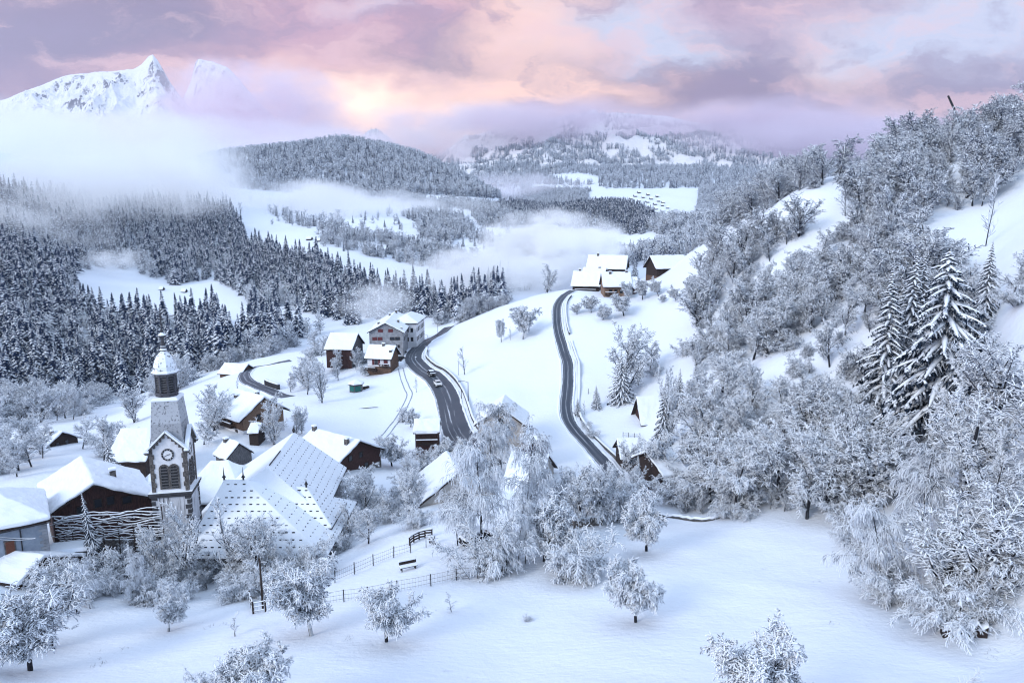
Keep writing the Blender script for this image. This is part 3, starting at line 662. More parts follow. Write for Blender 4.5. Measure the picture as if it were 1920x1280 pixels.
def house(name, label, r0, r1, Y0, hw, drop, wall='wood_brown', base=None, base_h=0.0, oh=(.6, .8), hip=(0, 0), snow_t=.45, base_z=None, chim=(), wins=(), group=None, cat='house', gable=None, hw2=None, balcony=(), wallh=None, doors=(), trim='wood_dark'):
    """r0, r1: photo pixels of the ridge ends (the ridge is level, its near end at depth Y0); hw, hw2: half widths of the two slopes;
    drop: ridge to eave; wins: (side, along 0..1, height over base, w, h, shutter) with side 0 = gable at r0, 1 = right slope side, 2 = gable at r1, 3 = left side"""
    A = at(*r0, Y0); u1, w1 = uw(*r1); zr = A.z-CZ; Y1 = zr/w1 if isinstance(r1[1], (int, float)) else Y0
    Bp = Vector((u1*Y1, Y1, A.z)); ax = Bp-A; ax.z = 0; L = ax.length; a = ax/L; b = Vector((a.y, -a.x, 0))    # b: to the right when looking from r0 to r1
    hw2 = hw2 or hw; d2 = drop*hw2/hw; yaw = math.atan2(a.y, a.x)
    mid = A.lerp(Bp, .5); ground = h1(mid.x, mid.y); zb = base_z if base_z is not None else min([h1(*(A+b*k*s_)[:2]) for k in (hw, ) for s_ in (-1, 1)] + [h1(*(Bp+b*k*s_)[:2]) for k in (hw, ) for s_ in (-1, 1)])-.4
    if wallh: zb = A.z-drop-wallh
    O = Vector((A.x, A.y, zb)); root = empty(name, O, yaw, label, cat, group); H = A.z-zb        # local x along the ridge, y to the left of it
    h0, h1_ = hip; E = [Vector((-h0, hw2, H-d2)), Vector((-h0, -hw, H-drop)), Vector((L+h1_, -hw, H-drop)), Vector((L+h1_, hw2, H-d2))]; R2 = [Vector((0, 0, H)), Vector((L, 0, H))]
    V, F = roof_shape(E, R2, h0 > 0, h1_ > 0, .16); roof = mesh_obj('roof', V, F, trim, None, root)
    V, F = roof_shape([p+Vector((0, 0, .163)) for p in E], [p+Vector((0, 0, .163)) for p in R2], h0 > 0, h1_ > 0, snow_t)
    sn = mesh_obj('snow_cover', V, F, 'snow', None, roof); bv = sn.modifiers.new('round', 'BEVEL'); bv.width = min(.20, snow_t*.4); bv.segments = 2; bv.limit_method = 'ANGLE'; bv.angle_limit = .5; sag(sn, Y0)
    # walls
    og, oe = oh; x0 = (og if not h0 else -h0+oe); x1 = (L-og if not h1_ else L+h1_-oe); s = drop/hw
    yr, yl = -(hw-oe), hw2-oe; zr_, zl_ = H-drop+oe*s-.03, H-d2+oe*s-.03
    if h0 or h1_: zr_ = min(zr_, H-drop+.02); zl_ = min(zl_, H-d2+.02)
    m = MB(); wm = [wall, gable or wall]
    prof = [(yr, -2.6), (yr, zr_), (0, H-.05), (yl, zl_), (yl, -2.6)] if not (h0 or h1_) else [(yr, -2.6), (yr, zr_), (yl, zl_), (yl, -2.6)]
    n = len(prof); vs = [(x0, p[0], p[1]) for p in prof]+[(x1, p[0], p[1]) for p in prof]
    fs = [tuple(range(n))[::-1], tuple(range(n, 2*n))]
    m.add(vs, [fs[0], fs[1]], 1); m.add(vs, [(i, (i+1) % n, n+(i+1) % n, n+i) for i in range(n)], 0)
    m.build('wall', wm, root)
    if base and base_h:
        m = MB(); m.box(((x0+x1)/2, (yr+yl)/2, base_h/2-1.35), (x1-x0+.12, yl-yr+.12, base_h+2.7)); m.build('plinth', base, root)
    def place(side, t_, z, off):
        if side == 0: return Vector((x0-off, yr+(yl-yr)*t_, z)), math.pi/2
        if side == 1: return Vector((x0+(x1-x0)*t_, yr-off, z)), 0.0
        if side == 2: return Vector((x1+off, yl+(yr-yl)*t_, z)), math.pi/2
        return Vector((x0+(x1-x0)*t_, yl+off, z)), 0.0
    for wv in wins:
        side, t_, z, w_, h_ = wv[:5]; sh = wv[5] if len(wv) > 5 else None
        p, rz = place(side, t_, z, .02); fr = MB()
        for dz in (-h_/2, h_/2): fr.box(p+Vector((0, 0, dz)), (w_+.16, .16, .12), rz)
        for dx in (-w_/2, w_/2): fr.box(p+Vector((dx*math.cos(rz), dx*math.sin(rz), 0)), (.12, .16, h_-.12), rz)
        fo = fr.build('window', 'wood_dark' if sh is None else sh, root)
        pm = MB(); pm.box(p, (w_-.12, .08 if sh is None else .20, h_-.12), rz); pm.build('pane' if sh is None else 'shutter', 'glass' if sh is None else sh, fo)
    for side, t_, w_, h_, mt in doors:
        p, rz = place(side, t_, h_/2+.3, .03); dm = MB(); dm.box(p, (w_, .14, h_), rz); dm.build('door', mt, root)
    for t_, y, hh in chim:
        hwk = hw if y < 0 else hw2; zt = H - abs(y)*s; cm = MB(); cm.box((L*t_, y, zt+hh/2), (.8, .7, hh+.9)); co = cm.build('chimney', 'stone_dark', roof)
        cm = MB(); cm.box((L*t_, y, zt+hh+.45+.131), (.95, .85, .26)); cm.build('snow_cap', 'snow', co)
    for side, t0, t1, z, dep in balcony:
        bm_ = MB()
        p0, rz = place(side, t0, z, .05+dep/2); p1, _ = place(side, t1, z, .05+dep/2); c_ = (p0+p1)/2; ln = (p1-p0).length
        bm_.box(c_, (ln, dep, .16), rz)
        q0, _ = place(side, t0, z, dep); q1, _ = place(side, t1, z, dep); cc = (q0+q1)/2
        bm_.box(cc+Vector((0, 0, 1.0)), (ln, .10, .12), rz)
        k = max(3, int(ln/.45))
        for i in range(k+1):
            v = q0.lerp(q1, i/k); bm_.box(v+Vector((0, 0, .51)), (.22, .06, .86), rz)
        bm_.build('balcony', 'wood_dark', root)
        sm = MB(); sm.box(cc+Vector((0, 0, 1.14)), (ln, .22, .15), rz); sm.build('snow_ledge', 'snow', root)
    root['dims'] = [L, H, yaw]; return root
# --- the village, near to far
# grey hip-roofed stone house at the left edge
Cn = at(96, 977, 76); e2 = Vector((-.60, .80, 0)); e1 = Vector((-.80, -.60, 0))
def hip_house(name, label, C, e1, L1, e2, L2, wallh, rise, wall, cat='house', ridge_in=None, oh=.5, windows=(), snow_t=.5, chim=(), pipes=()):
    yaw = math.atan2(e1.y, e1.x); O = Vector((C.x, C.y, C.z-wallh)); root = empty(name, O, yaw, label, cat)
    sg = 1 if Vector((-e1.y, e1.x, 0)).dot(e2) > 0 else -1; Y2 = L2*sg; ri = ridge_in or L2/2
    P = lambda x, y, z: Vector((x, y*sg, z))
    if L1 >= L2: E = [P(0, 0, wallh), P(0, L2, wallh), P(L1, L2, wallh), P(L1, 0, wallh)]; R2 = [P(ri, L2/2, wallh+rise), P(L1-ri, L2/2, wallh+rise)]
    E = [E[0], E[1], E[2], E[3]]
    V, F = roof_shape(E, R2, True, True, .15); roof = mesh_obj('roof', V, F, 'wood_dark', None, root)
    up = Vector((0, 0, .153)); V, F = roof_shape([p+up for p in E], [p+up for p in R2], True, True, snow_t); sn = mesh_obj('snow_cover', V, F, 'snow', None, roof)
    bv = sn.modifiers.new('round', 'BEVEL'); bv.width = .16; bv.segments = 2; bv.limit_method = 'ANGLE'; bv.angle_limit = .4; sag(sn, 80)
    m = MB(); m.box((L1/2, Y2/2, wallh/2-.5), (L1-2*oh, L2-2*oh, wallh+1.0-.02)); m.build('wall', wall, root)
    for side, d_, z, w_, h_, mt in windows:
        p, rz = ((Vector((d_, oh*sg-.04*sg, z)), 0.0) if side == 0 else (Vector((oh-.04, d_*sg, z)), math.pi/2))
        fm = MB()
        for dz in (-h_/2, h_/2): fm.box(p+Vector((0, 0, dz)), (w_+.2, .16, .13), rz)
        for dx in (-w_/2, w_/2): fm.box(p+Vector((dx*math.cos(rz), dx*math.sin(rz), 0)), (.13, .16, h_-.13), rz)
        f = fm.build('window', 'stone_dark', root); pm = MB(); pm.box(p, (w_-.13, .22 if mt != 'glass' else .1, h_-.13), rz); pm.build('shutter' if mt != 'glass' else 'pane', mt, f)
    for d_, z0, z1 in pipes:
        pm = MB(); pm.tube([(d_, (oh-.1)*sg, z0), (d_, (oh-.1)*sg, z1)], .07); pm.build('drainpipe', 'metal_dark', root)
    for x, y, z, h_ in chim:
        cm = MB(); cm.box((x, y*sg, z+h_/2), (.8, .8, h_)); c_ = cm.build('chimney', 'stone_dark', roof); cm = MB(); cm.box((x, y*sg, z+h_+.13), (1, 1, .25)); cm.build('snow_cap', 'snow', c_)
    return root, sg
stone_house, sg = hip_house('stone_house', 'grey plastered house with brown closed shutters under a hipped snowy roof', Cn, e1, 15, e2, 11, 6.4, 3.4, 'plaster_blue', ridge_in=6.0,
    windows=[(0, 4.15, 4.1, .95, 1.8, 'shutter_brown'), (0, 1.95, 1.9, 1.0, 1.8, 'shutter_red'), (0, 6.6, 4.1, .95, 1.8, 'shutter_brown'), (0, 9.6, 4.1, .95, 1.8, 'shutter_brown')], pipes=[(3.05, .2, 6.2)])
qm = MB()
for i in range(17):
    w_ = .55 if i % 2 else .85; qm.box((.5+w_/2-.03, .5*sg, .2+i*.37), (w_, .14, .33)); qm.box((.5, (.5+(1.4-w_)/2)*sg, .2+i*.37), (.14, 1.4-w_, .33))
qm.build('quoins', 'plaster_grey', stone_house)
qm = MB(); qm.box((7.5, -.06*sg, 6.34), (15, .10, .10)); qm.build('gutter', 'metal_dark', stone_house)
# low barn in the left bottom corner
house('barn', 'low barn with open dark front under a ribbed snowy roof by the orchard', (84, 1048), (-120, 1016), 73, 7.4, 3.4, 'wood_dark', wallh=2.6, hw2=3.5, oh=(.5, .5), snow_t=.4, cat='barn')
# brown chalet
chalet = house('chalet', 'dark red-brown timber chalet with a chimney and a small spruce in front of its gable', (176, 912), (152, 861), 84.5, 7.4, 3.9, 'wood_red', base='stone_dark', base_h=3.0, hw2=5.6, chim=[(.42, -2.9, 1.1)], oh=(1.0, .9), wallh=7.2,
      wins=[(0, .42, 8.4, .9, 1.2), (0, .72, 7.9, 1.1, 1.2), (0, .25, 8.0, 1.1, 1.0), (0, .55, 8.4, .9, 1.2)], snow_t=.5)
house('house', 'small house squeezed between the brown chalet and the church tower', (281, 912), (296, 884), 93, 3.2, 2.1, 'wood_red', wallh=5.0, snow_t=.4, oh=(.5, .5), hw2=3.0)
house('house', 'house with a plain flat-lit snow roof half hidden behind the church tower', (226, 808), (300, 807), 124, 6.2, 4.2, 'wood_dark', wallh=3.0, snow_t=.5)
house('house', 'small brown-gabled house among white trees near the power line', (118, 812), (78, 806), 152, 4.6, 2.7, 'wood_dark', wallh=3.2, wins=[(0, .35, 3.4, .9, 1.0), (0, .65, 3.4, .9, 1.0)], chim=[(.3, 1.2, .9)])
house('house', 'house sunk to its snow roof beside the white trees at the valley edge', (52, 824), (-40, 822), 158, 5.5, 3.0, 'wood_dark', wallh=2.4)
house('house', 'hip-roofed presbytery tucked between tower and nave', (396, 869), (428, 868), 104, 6.0, 4.6, 'plaster_grey', hip=(4, 4), wallh=4.0)
house('shed', 'small grey shed with one steep snow slope below the chalet meadow', (449, 833), (424, 823), 126, 2.9, 2.6, 'wood_grey', wallh=2.4, oh=(.35, .4), snow_t=.35, cat='shed', chim=[(.8, .6, .6)])
house('chalet', 'timber chalet with a pale wooden gable and balcony above the village', (496, 747), (440, 731), 146, 6.3, 4.3, 'wood_brown', gable='wood_tan', base='plaster_white', base_h=2.3, wallh=4.4, oh=(.9, 1.3),
      wins=[(0, .40, 4.2, .8, 1.0), (0, .32, 4.2, .8, 1.0), (0, .62, 4.6, .8, 1.2), (0, .5, 1.3, 1.2, 1.0), (0, .75, 1.3, 1.0, 1.0), (3, .45, 3.6, .9, 1.2), (3, .62, 3.6, .9, 1.2), (3, .25, 1.2, .9, 1.8)], balcony=[(3, .28, .72, 2.6, 1.2)], chim=[(.45, -1.6, .9), (.7, 1.8, .6)])
house('shed', 'garden shed below the timber chalet with a thick snow cap', (470, 797), (492, 797), 139, 2.4, 1.3, 'wood_dark', wallh=2.0, oh=(.3, .4), snow_t=.5, cat='shed')
house('farmhouse', 'long brown farmhouse with a wide snow roof right behind the nave', (676, 829), (586, 806), 127, 7.6, 4.0, 'wood_red', base='stone_dark', base_h=1.6, hw2=8.2, wallh=3.4, chim=[(.15, 1.6, 1.2), (.92, .4, .9)], oh=(1.2, 1.2), wins=[(0, .4, 4.4, .9, 1.1), (0, .6, 4.4, .9, 1.1), (0, .3, 1.8, 1.0, 1.2), (1, .3, 2.2, .9, 1.0)])
house('barn', 'old barn with bare brick base at the forest edge left of the big grey building', (672, 627), (619, 626), 232, 6.6, 4.5, 'wood_red', gable='wood_grey', wallh=3.6, cat='barn', chim=[])
house('grey_building', 'big grey three-storey building with red shutters on the bend of the main road', (722, 607), (743, 585), 233, 6.6, 3.5, 'plaster_grey', wallh=7.4, oh=(.7, .7), hw2=6.4, cat='building',
      wins=[(0, .36, 8.4, 1.5, 1.0, 'shutter_red'), (0, .66, 8.4, 1.5, 1.0, 'shutter_red'), (0, .16, 5.6, 1.5, 1.0), (0, .32, 5.6, 1.5, 1.0), (0, .68, 5.6, 1.5, 1.0, 'shutter_red'), (0, .84, 5.6, 1.5, 1.0, 'shutter_red')] + [(0, .13+.075*i, 2.9, .5, .9) for i in range(6)] + [(1, .15+.14*i, 4.8, 1.0, 1.2) for i in range(6)],
      chim=[(.25, 3.4, .9), (.35, -3.2, 1.1), (.85, -.6, 1.3), (.1, -5.2, .5), (.75, 1.5, .8)])
house('white_building', 'pale hip-roofed school block with rows of windows attached behind the grey building', (763, 592), (772, 586), 252, 4.9, 2.4, 'plaster_white', hip=(4.5, 4.5), wallh=8.0, cat='building',
      wins=[(1, .08+.17*i, z, .8, 1.5) for i in range(6) for z in (2.2, 5.6)]+[(0, .2+.2*i, z, .8, 1.4) for i in range(4) for z in (2.2, 5.6)])
house('house', 'white and brown house with balcony below the big grey building', (743, 650), (692, 648), 217, 4.4, 3.6, 'plaster_white', gable='wood_brown', base='wood_brown', base_h=2.2, wallh=4.6, oh=(.8, .9), chim=[(.45, .3, .8), (.12, 2.2, .6)],
      wins=[(3, .2, 3.6, 1.2, 1.9, 'shutter_red'), (3, .62, 3.6, 1.0, 1.6), (3, .75, 3.6, .5, 1.7, 'shutter_red'), (3, .49, 3.6, .5, 1.7, 'shutter_red'), (3, .7, 1.1, 1.4, 1.2)], balcony=[(3, .02, .42, 2.3, 1.1), (3, .55, .98, 1.2, 2.2)])
house('cabin', 'dark timber cabin with red planks beside the main road below the bend', (826, 789), (776, 790), 146, 3.1, 1.9, 'wood_red', wallh=4.0, oh=(.4, .5), chim=[(.12, -.8, .6)], snow_t=.55, cat='cabin', balcony=[(3, .04, .96, 1.6, .7), (3, .04, .96, 3.0, .5)], trim='wood_grey')
house('house', 'gabled house hidden behind the weeping trees beside the open meadow', (938, 766), (946, 744), 132, 5.4, 3.9, 'plaster_beige', wallh=5.4, chim=[], wins=[(0, .42, 3.6, 1.0, 1.4), (0, .62, 3.6, 1.0, 1.4), (0, .5, 6.6, 1.0, 1.1)])
house('shed', 'red-walled garage with its snow roof beside the weeping trees', (1012, 826), (994, 815), 122, 2.2, 1.0, 'shutter_red', wallh=2.4, cat='shed', oh=(.25, .3))
house('house', 'beige house whose left roof slope shows beside the hanging birches', (862, 888), (836, 850), 104, 7.0, 5.0, 'plaster_beige', hw2=7.2, wallh=5.0, wins=[(0, .72, 3.2, .8, 1.4), (0, .4, 3.2, .9, 1.4), (0, .86, 3.2, .8, 1.4)], chim=[(.5, -1.5, 1.0)])
house('house', 'house with skylight roof between the weeping birches and the thicket', (1030, 856), (958, 849), 112, 7.0, 4.6, 'plaster_beige', wallh=3.4, hw2=7.0)
house('barn', 'tall narrow wooden barn with a steep roof beside the feathery tree', (1236, 746), (1193, 747), 150, 4.2, 5.2, 'wood_red', base='stone_dark', base_h=2.2, wallh=3.2, cat='barn', oh=(.9, .8))
house('barn', 'open timber barn with a black interior at the foot of the narrow lane', (1156, 826), (1206, 825), 126, 3.7, 2.7, 'wood_dark', wallh=3.2, cat='barn', oh=(.6, .7))
house('house', 'low building whose broad snow roof meets the thicket above the field', (1258, 842), (1210, 850), 110, 4.0, 2.2, 'wood_dark', wallh=2.6, hw2=5.0, cat='house')
house('barn', 'long dark barn standing topmost of the hamlet above the lane', (1178, 481), (1103, 480), 276, 6.6, 5.0, 'wood_dark', wallh=3.2, cat='barn', chim=[(.75, .3, .9)])
house('chalet', 'dark chalet with plain roof nearest to the top of the narrow lane', (1130, 511), (1075, 510), 256, 6.0, 5.0, 'wood_dark', base='plaster_white', base_h=2.2, wallh=4.4, wins=[(3, .3, 3.4, 1, 1.1), (3, .5, 3.4, 1, 1.1), (3, .7, 3.4, 1, 1.1), (3, .4, 1.1, 1, 1.0), (3, .65, 1.1, 1, 1.0)], chim=[(.78, -.6, 1.2)], balcony=[(3, .1, .9, 2.5, .9)])
house('house', 'middle house of the hamlet showing only its roof over the dark chalet', (1138, 504), (1094, 503), 263, 4.0, 2.2, 'wood_dark', wallh=3.2, chim=[(.3, .4, .5)])
house('chalet', 'honey-brown chalet with balconies at the front of the hamlet', (1182, 512), (1127, 512), 244, 5.6, 4.7, 'wood_tan', wallh=5.6, oh=(.6, 1.1), chim=[(.7, .8, .8), (.14, .2, .6)], wins=[(3, .35, 4.2, 1, 1.2), (3, .55, 4.2, 1, 1.2), (3, .75, 4.2, 1, 1.2), (3, .3, 1.5, 1, 1.5), (3, .55, 1.5, 1, 1.5), (3, .8, 1.5, 1, 1.4)], balcony=[(3, .55, .97, 3.0, 1.3), (3, .6, .97, .4, 1.5)])
house('house', 'brown annexe with lower roof leaning on the honey-brown chalet', (1195, 522), (1182, 522), 243, 4.2, 3.2, 'wood_red', wallh=3.6)
house('chalet', 'lone dark-gabled chalet beside the frosted wood right of the hamlet', (1218, 481), (1282, 480), 262, 5.4, 4.6, 'wood_dark', base='wood_brown', base_h=2.0, wallh=4.6, oh=(1.0, 1.0))
house('hut', 'small pale hut on the ridge behind the meadow', (920, 558), (942, 557), 296, 3.0, 1.6, 'plaster_grey', wallh=4.2, cat='hut', oh=(.3, .3), snow_t=.5)
house('cottage', 'low reddish cottage inside the hairpin of the left lane', (466, 684), (421, 682), 250, 5.0, 3.0, 'wood_brown', wallh=2.8, cat='house', wins=[(3, .3, 1.4, 1, 1), (3, .6, 1.4, 1, 1)])
house('cottage', 'snow-buried cottage hiding in the tall trees high on the wooded slope', (1700, 270), (1672, 268), 226, 3.2, 2.0, 'wood_dark', wallh=3.0, cat='house')
# houses far off across the valley
FARH = [(140, 370, 12, 'large farmhouse fading into the fog bank above the left forest'), (303, 541, 8, 'hay barn on the clearing inside the left forest'), (345, 545, 9, 'second hay barn at the lower end of the forest clearing'), (366, 443, 9, 'lone white-roofed hut in a gap of the forest'),
  (580, 447, 10, 'farmhouse with pale roof above the forest edge'), (597, 450, 9, 'smaller farm building below the pale farmhouse'), (668, 440, 12, 'larger house of the hillside pair under the fog strip'), (683, 436, 10, 'lesser house of the hillside pair under the fog strip'), (852, 513, 11, 'upper white-roofed house on the lit meadow tongue'), (851, 522, 12, 'middle white-roofed house on the lit meadow tongue'), (868, 524, 9, 'lower house at the tip of the lit meadow tongue'),
  (905, 528, 9, 'end shed on the point of the meadow tongue'), (915, 437, 9, 'house by the wood below the knoll'), (935, 440, 10, 'darker house by the wood below the knoll'), (943, 461, 9, 'house near the edge of the drifting valley fog'), (955, 458, 8, 'barn near the edge of the drifting valley fog'), (835, 477, 8, 'roof among the middle copses'), (790, 492, 8, 'barn above the meadow tongue by the copses')]
for i, (px, py, wd, lb) in enumerate(FARH):
    p = gp(px, py+3); k = TR.uniform(-4, 4)
    house('farmhouse', lb, (px-wd/2, py-3+.0), (px+wd/2, py-3+.02), p.y, 4.2*wd/10*max(.7, p.y/900), 3.0*max(.8, p.y/900), 'wood_dark', wallh=3.4*max(.8, p.y/900), snow_t=.6, cat='house', oh=(.5, .6))
VR = random.Random(5)
VP = [(1183, 374), (1191, 369), (1198, 378), (1206, 371), (1214, 380), (1221, 374), (1190, 384), (1203, 386), (1228, 384), (1217, 390), (1235, 378), (1242, 386), (1230, 393), (1209, 395), (1222, 400), (1242, 397), (1252, 391), (1243, 381), (1258, 402), (1236, 405), (1272, 404), (1282, 408), (1296, 404), (1304, 408), (1290, 411), (1268, 410), (1250, 408), (1198, 362), (1215, 366), (1232, 369)]
for px, py in VP:
    p = gp(px, py, 1300); k = VR.choice((-1, 1)); s_ = p.y/2000
    house('chalet', 'tiny chalet in the cluster scattered over the far sunlit plateau', (px-3.0, py-4.2), (px+3.0, py-4.2+VR.uniform(-.6, .6)*.05), p.y, 6.5*s_, 4.4*s_, 'wood_dark', wallh=5*s_, snow_t=1.0, group='chalets of the far plateau village', oh=(.8, .8))
# ------------------------------------------------------------------ church and bell tower
BZ = CZ-47.0
def yz(v): return Vector(v)
church = empty('church', (-34.0, 92.0, BZ), 0, 'large village church with rows of snow guards on its broad snowy roofs', 'church')
CO = Vector((-34.0, 92.0, BZ))
def croof(name, E, R2, h0, h1_, st=.26):
    E = [Vector(p)-CO for p in E]; R2 = [Vector(p)-CO for p in R2]; up = Vector((0, 0, .183))
    V, F = roof_shape(E, R2, h0, h1_, .18); r = mesh_obj(name, V, F, 'slate', None, church)
    V, F = roof_shape([p+up for p in E], [p+up for p in R2], h0, h1_, st); s = mesh_obj('snow_cover', V, F, 'snow', None, r)
    bv = s.modifiers.new('round', 'BEVEL'); bv.width = .10; bv.segments = 2; bv.limit_method = 'ANGLE'; bv.angle_limit = .4
    return r, E, R2, .183+st
def guards(parent, top0, top1, bot0, bot1, rows, pitch, size, lift, t0=.08, t1=.97, skip=.0, seed=1):
    """snow guards standing out of the snow in rows parallel to the eave"""
    m = MB(); rr = random.Random(seed)
    for k in range(rows):
        t_ = t0+(t1-t0)*k/max(1, rows-1); a = Vector(top0).lerp(Vector(bot0), t_); b = Vector(top1).lerp(Vector(bot1), t_); n = int((b-a).length/pitch)
        for i in range(n):
            if rr.random() < skip: continue
            p = a.lerp(b, (i+.5+rr.uniform(-.1, .1))/n) + Vector((0, 0, lift-rr.uniform(0, .07))); d = (b-a).normalized()
            m.box(p, size, math.atan2(d.y, d.x))
    old = parent.data; k = len(old.vertices); me = bpy.data.meshes.new('roof')
    me.from_pydata([tuple(v.co) for v in old.vertices]+m.v, [], [tuple(p.vertices) for p in old.polygons]+[tuple(i+k for i in f) for f in m.f])
    me.materials.append(MATS['slate']); me.materials.append(MATS['metal_dark'])
    me.polygons.foreach_set('material_index', np.array([p.material_index for p in old.polygons]+[1]*len(m.f), np.int32)); parent.data = me; return parent
z = lambda v: CZ+v
# nave
nv, E, R2, lf = croof('nave_roof', [(-44.6, 90.4, z(-41.6)), (-26.4, 90.4, z(-41.2)), (-27.8, 109.4, z(-41.2)), (-46.0, 109.4, z(-41.6))], [(-35.0, 92.9, z(-35.0)), (-36.3, 109.4, z(-35.0))], True, False)
guards(nv, R2[0], R2[1], E[1], E[2], 9, 1.0, (.24, .10, .10), lf+.02, .10, .95)
m = MB(); a, b = R2[0]+Vector((.15, 0, lf)), R2[1]+Vector((.15, 0, lf)); m.tube([a.lerp(b, .05), a.lerp(b, .42)], .10); m.build('ridge_bar', 'metal_dark', nv)
m = MB(); m.lathe([(.16, 0), (.16, .3), (.28, .4), (.06, .9), (.02, 1.3)], 6, c=R2[1]+Vector((0, -.3, lf-.1))); m.build('finial', 'metal_dark', nv)
# choir, hipped towards the field
ch, E2, R3, lf = croof('choir_roof', [(-42.6, 99.5, z(-43)), (-42.6, 81.6, z(-43)), (-23.9, 81.6, z(-43)), (-23.9, 99.5, z(-43))], [(-40.4, 91.0, z(-36.1)), (-37.7, 91.0, z(-36.1))], True, True)
guards(ch, R3[0]+Vector((.3, 0, 0)), R3[1]-Vector((.1, 0, 0)), E2[1]+Vector((.4, 0, 0)), E2[2]-Vector((.6, 0, 0)), 11, .86, (.36, .14, .13), lf+.02, .07, .97, .03)
guards(ch, R3[1], R3[1]+Vector((0, .3, 0)), E2[2]+Vector((0, .8, 0)), E2[3], 10, 1.0, (.24, .10, .10), lf+.02, .22, .96)
for p in R3:
    m = MB(); m.lathe([(.14, 0), (.14, .3), (.30, .42), (.10, .7), (.05, 1.4), (.02, 1.9)], 6, c=p+Vector((0, 0, lf-.1))); m.build('finial', 'metal_dark', ch)
# side chapel
cp, E4, R4, lf = croof('chapel_roof', [(-35.6, 97.2, z(-42)), (-35.6, 88.4, z(-42)), (-24.9, 88.4, z(-42)), (-24.9, 97.2, z(-42))], [(-35.6, 92.8, z(-37.9)), (-29.5, 92.8, z(-37.9))], False, True)
guards(cp, R4[0], R4[1], E4[1], E4[2]-Vector((.3, 0, 0)), 6, .80, (.36, .14, .13), lf+.02, .10, .96)
guards(cp, R4[1], R4[1]+Vector((0, .2, 0)), E4[2], E4[3], 6, .95, (.24, .10, .10), lf+.02, .25, .96)
m = MB(); m.lathe([(.14, 0), (.14, .3), (.28, .42), (.06, .9), (.02, 1.3)], 6, c=R4[1]+Vector((0, 0, lf-.1))); m.build('finial', 'metal_dark', cp)
def wallbox(name, x0, x1, y0, y1, zt, matn):
    m = MB(); m.box((((x0+x1)/2)-CO.x, ((y0+y1)/2)-CO.y, (zt-BZ-3)/2-.5), (x1-x0, y1-y0, zt-BZ+4)); return m.build(name, matn, church)
cw = wallbox('choir_wall', -41.9, -24.8, 82.4, 99.0, z(-43)-2.54+.0, 'plaster_beige'); 
wallbox('chapel_wall', -35.0, -25.7, 89.2, 96.6, z(-42)-2.53, 'plaster_beige')
m = MB(); H = z(-41.4)-BZ
prof = [(-8.4, -4), (-8.4, H-.4), (0, z(-35.0)-BZ-.25), (8.0, H-.4), (8.0, -4)]
vs = [(-1.05+x, 1.6, zz) for x, zz in prof]+[(-2.2+x, 16.4, zz) for x, zz in prof]
m.add(vs, [(4, 3, 2, 1, 0), (5, 6, 7, 8, 9)] + [(i, (i+1) % 5, 5+(i+1) % 5, 5+i) for i in range(5)]); m.build('nave_wall', 'plaster_grey', church)
for i in range(4):
    m = MB(); m.box((-36.5+i*3.4-CO.x, 82.4-CO.y-.03, 1.2), (.9, .12, 2.0)); m.box((-36.5+i*3.4-CO.x, 82.4-CO.y-.06, .15), (1.2, .2, .12)); m.build('window', 'glass', church)
for (x, y) in ((-25.72, 90.8), (-25.72, 94.6)):
    m = MB(); m.box((x-CO.x+.03, y-CO.y, 2.6), (.12, .9, 1.8)); m.build('window', 'glass', church)

# bell tower, local axes: -y faces the camera side
tower = empty('bell_tower', (-44.4, 85.4, BZ), math.radians(12), 'bell tower with two clocks, louvred belfry and a snowy bell-shaped dome', 'tower')
w = 2.45; Zc, Ze, Za = 12.4, 18.2, 20.3
m = MB(); m.box((0, 0, (Zc-6)/2+.0), (2*w, 2*w, Zc+6)); m.build('lower_wall', 'plaster_tower', tower)
m = MB()
for sx in (-1, 1):
    for sy in (-1, 1):
        for i in range(18):
            a = .75 if i % 2 else .5; b = 1.25-a; zz = .4+i*.68
            m.box((sx*(w-a/2+.05), sy*(w-b/2+.06), zz), (a, b, .60))
m.build('quoin_bricks', 'stone_snow', tower)
m = MB(); m.box((0, 0, Zc+.15), (2*w+.7, 2*w+.7, .30)); m.box((0, 0, Zc-.18), (2*w+.4, 2*w+.4, .32)); m.build('cornice', 'stone_snow', tower)
wb = 2.25
m = MB(); m.box((0, 0, (Zc+.3+Ze)/2), (2*wb, 2*wb, Ze-Zc-.3))
# gable triangles on all four sides
for r in range(4):
    M = Matrix.Rotation(r*math.pi/2, 3, 'Z'); q = [M @ Vector(p) for p in ((-wb, -wb, Ze), (wb, -wb, Ze), (0, -wb, Za), (-wb, -wb+.5, Ze), (wb, -wb+.5, Ze), (0, -wb+.5, Za))]
    m.add(q, [(0, 1, 2), (5, 4, 3), (1, 4, 5, 2), (3, 0, 2, 5)])
m.build('belfry_wall', 'plaster_white', tower)
m = MB()
for sx in (-1, 1):
    for sy in (-1, 1):
        for i in range(9):
            a = .62 if i % 2 else .46; zz = Zc+.62+i*.63
            m.box((sx*(wb-a/2+.10), sy*(wb-a/2+.10), zz), (a, a, .61))
m.build('corner_trim', 'stone_dark', tower)
def arch_pts(cx, z0, z1, hw_, n=7):
    return [(cx-hw_, z0), (cx+hw_, z0)] + [(cx+hw_*math.cos(math.pi*k/n), z1+hw_*math.sin(math.pi*k/n)) for k in range(n+1)]
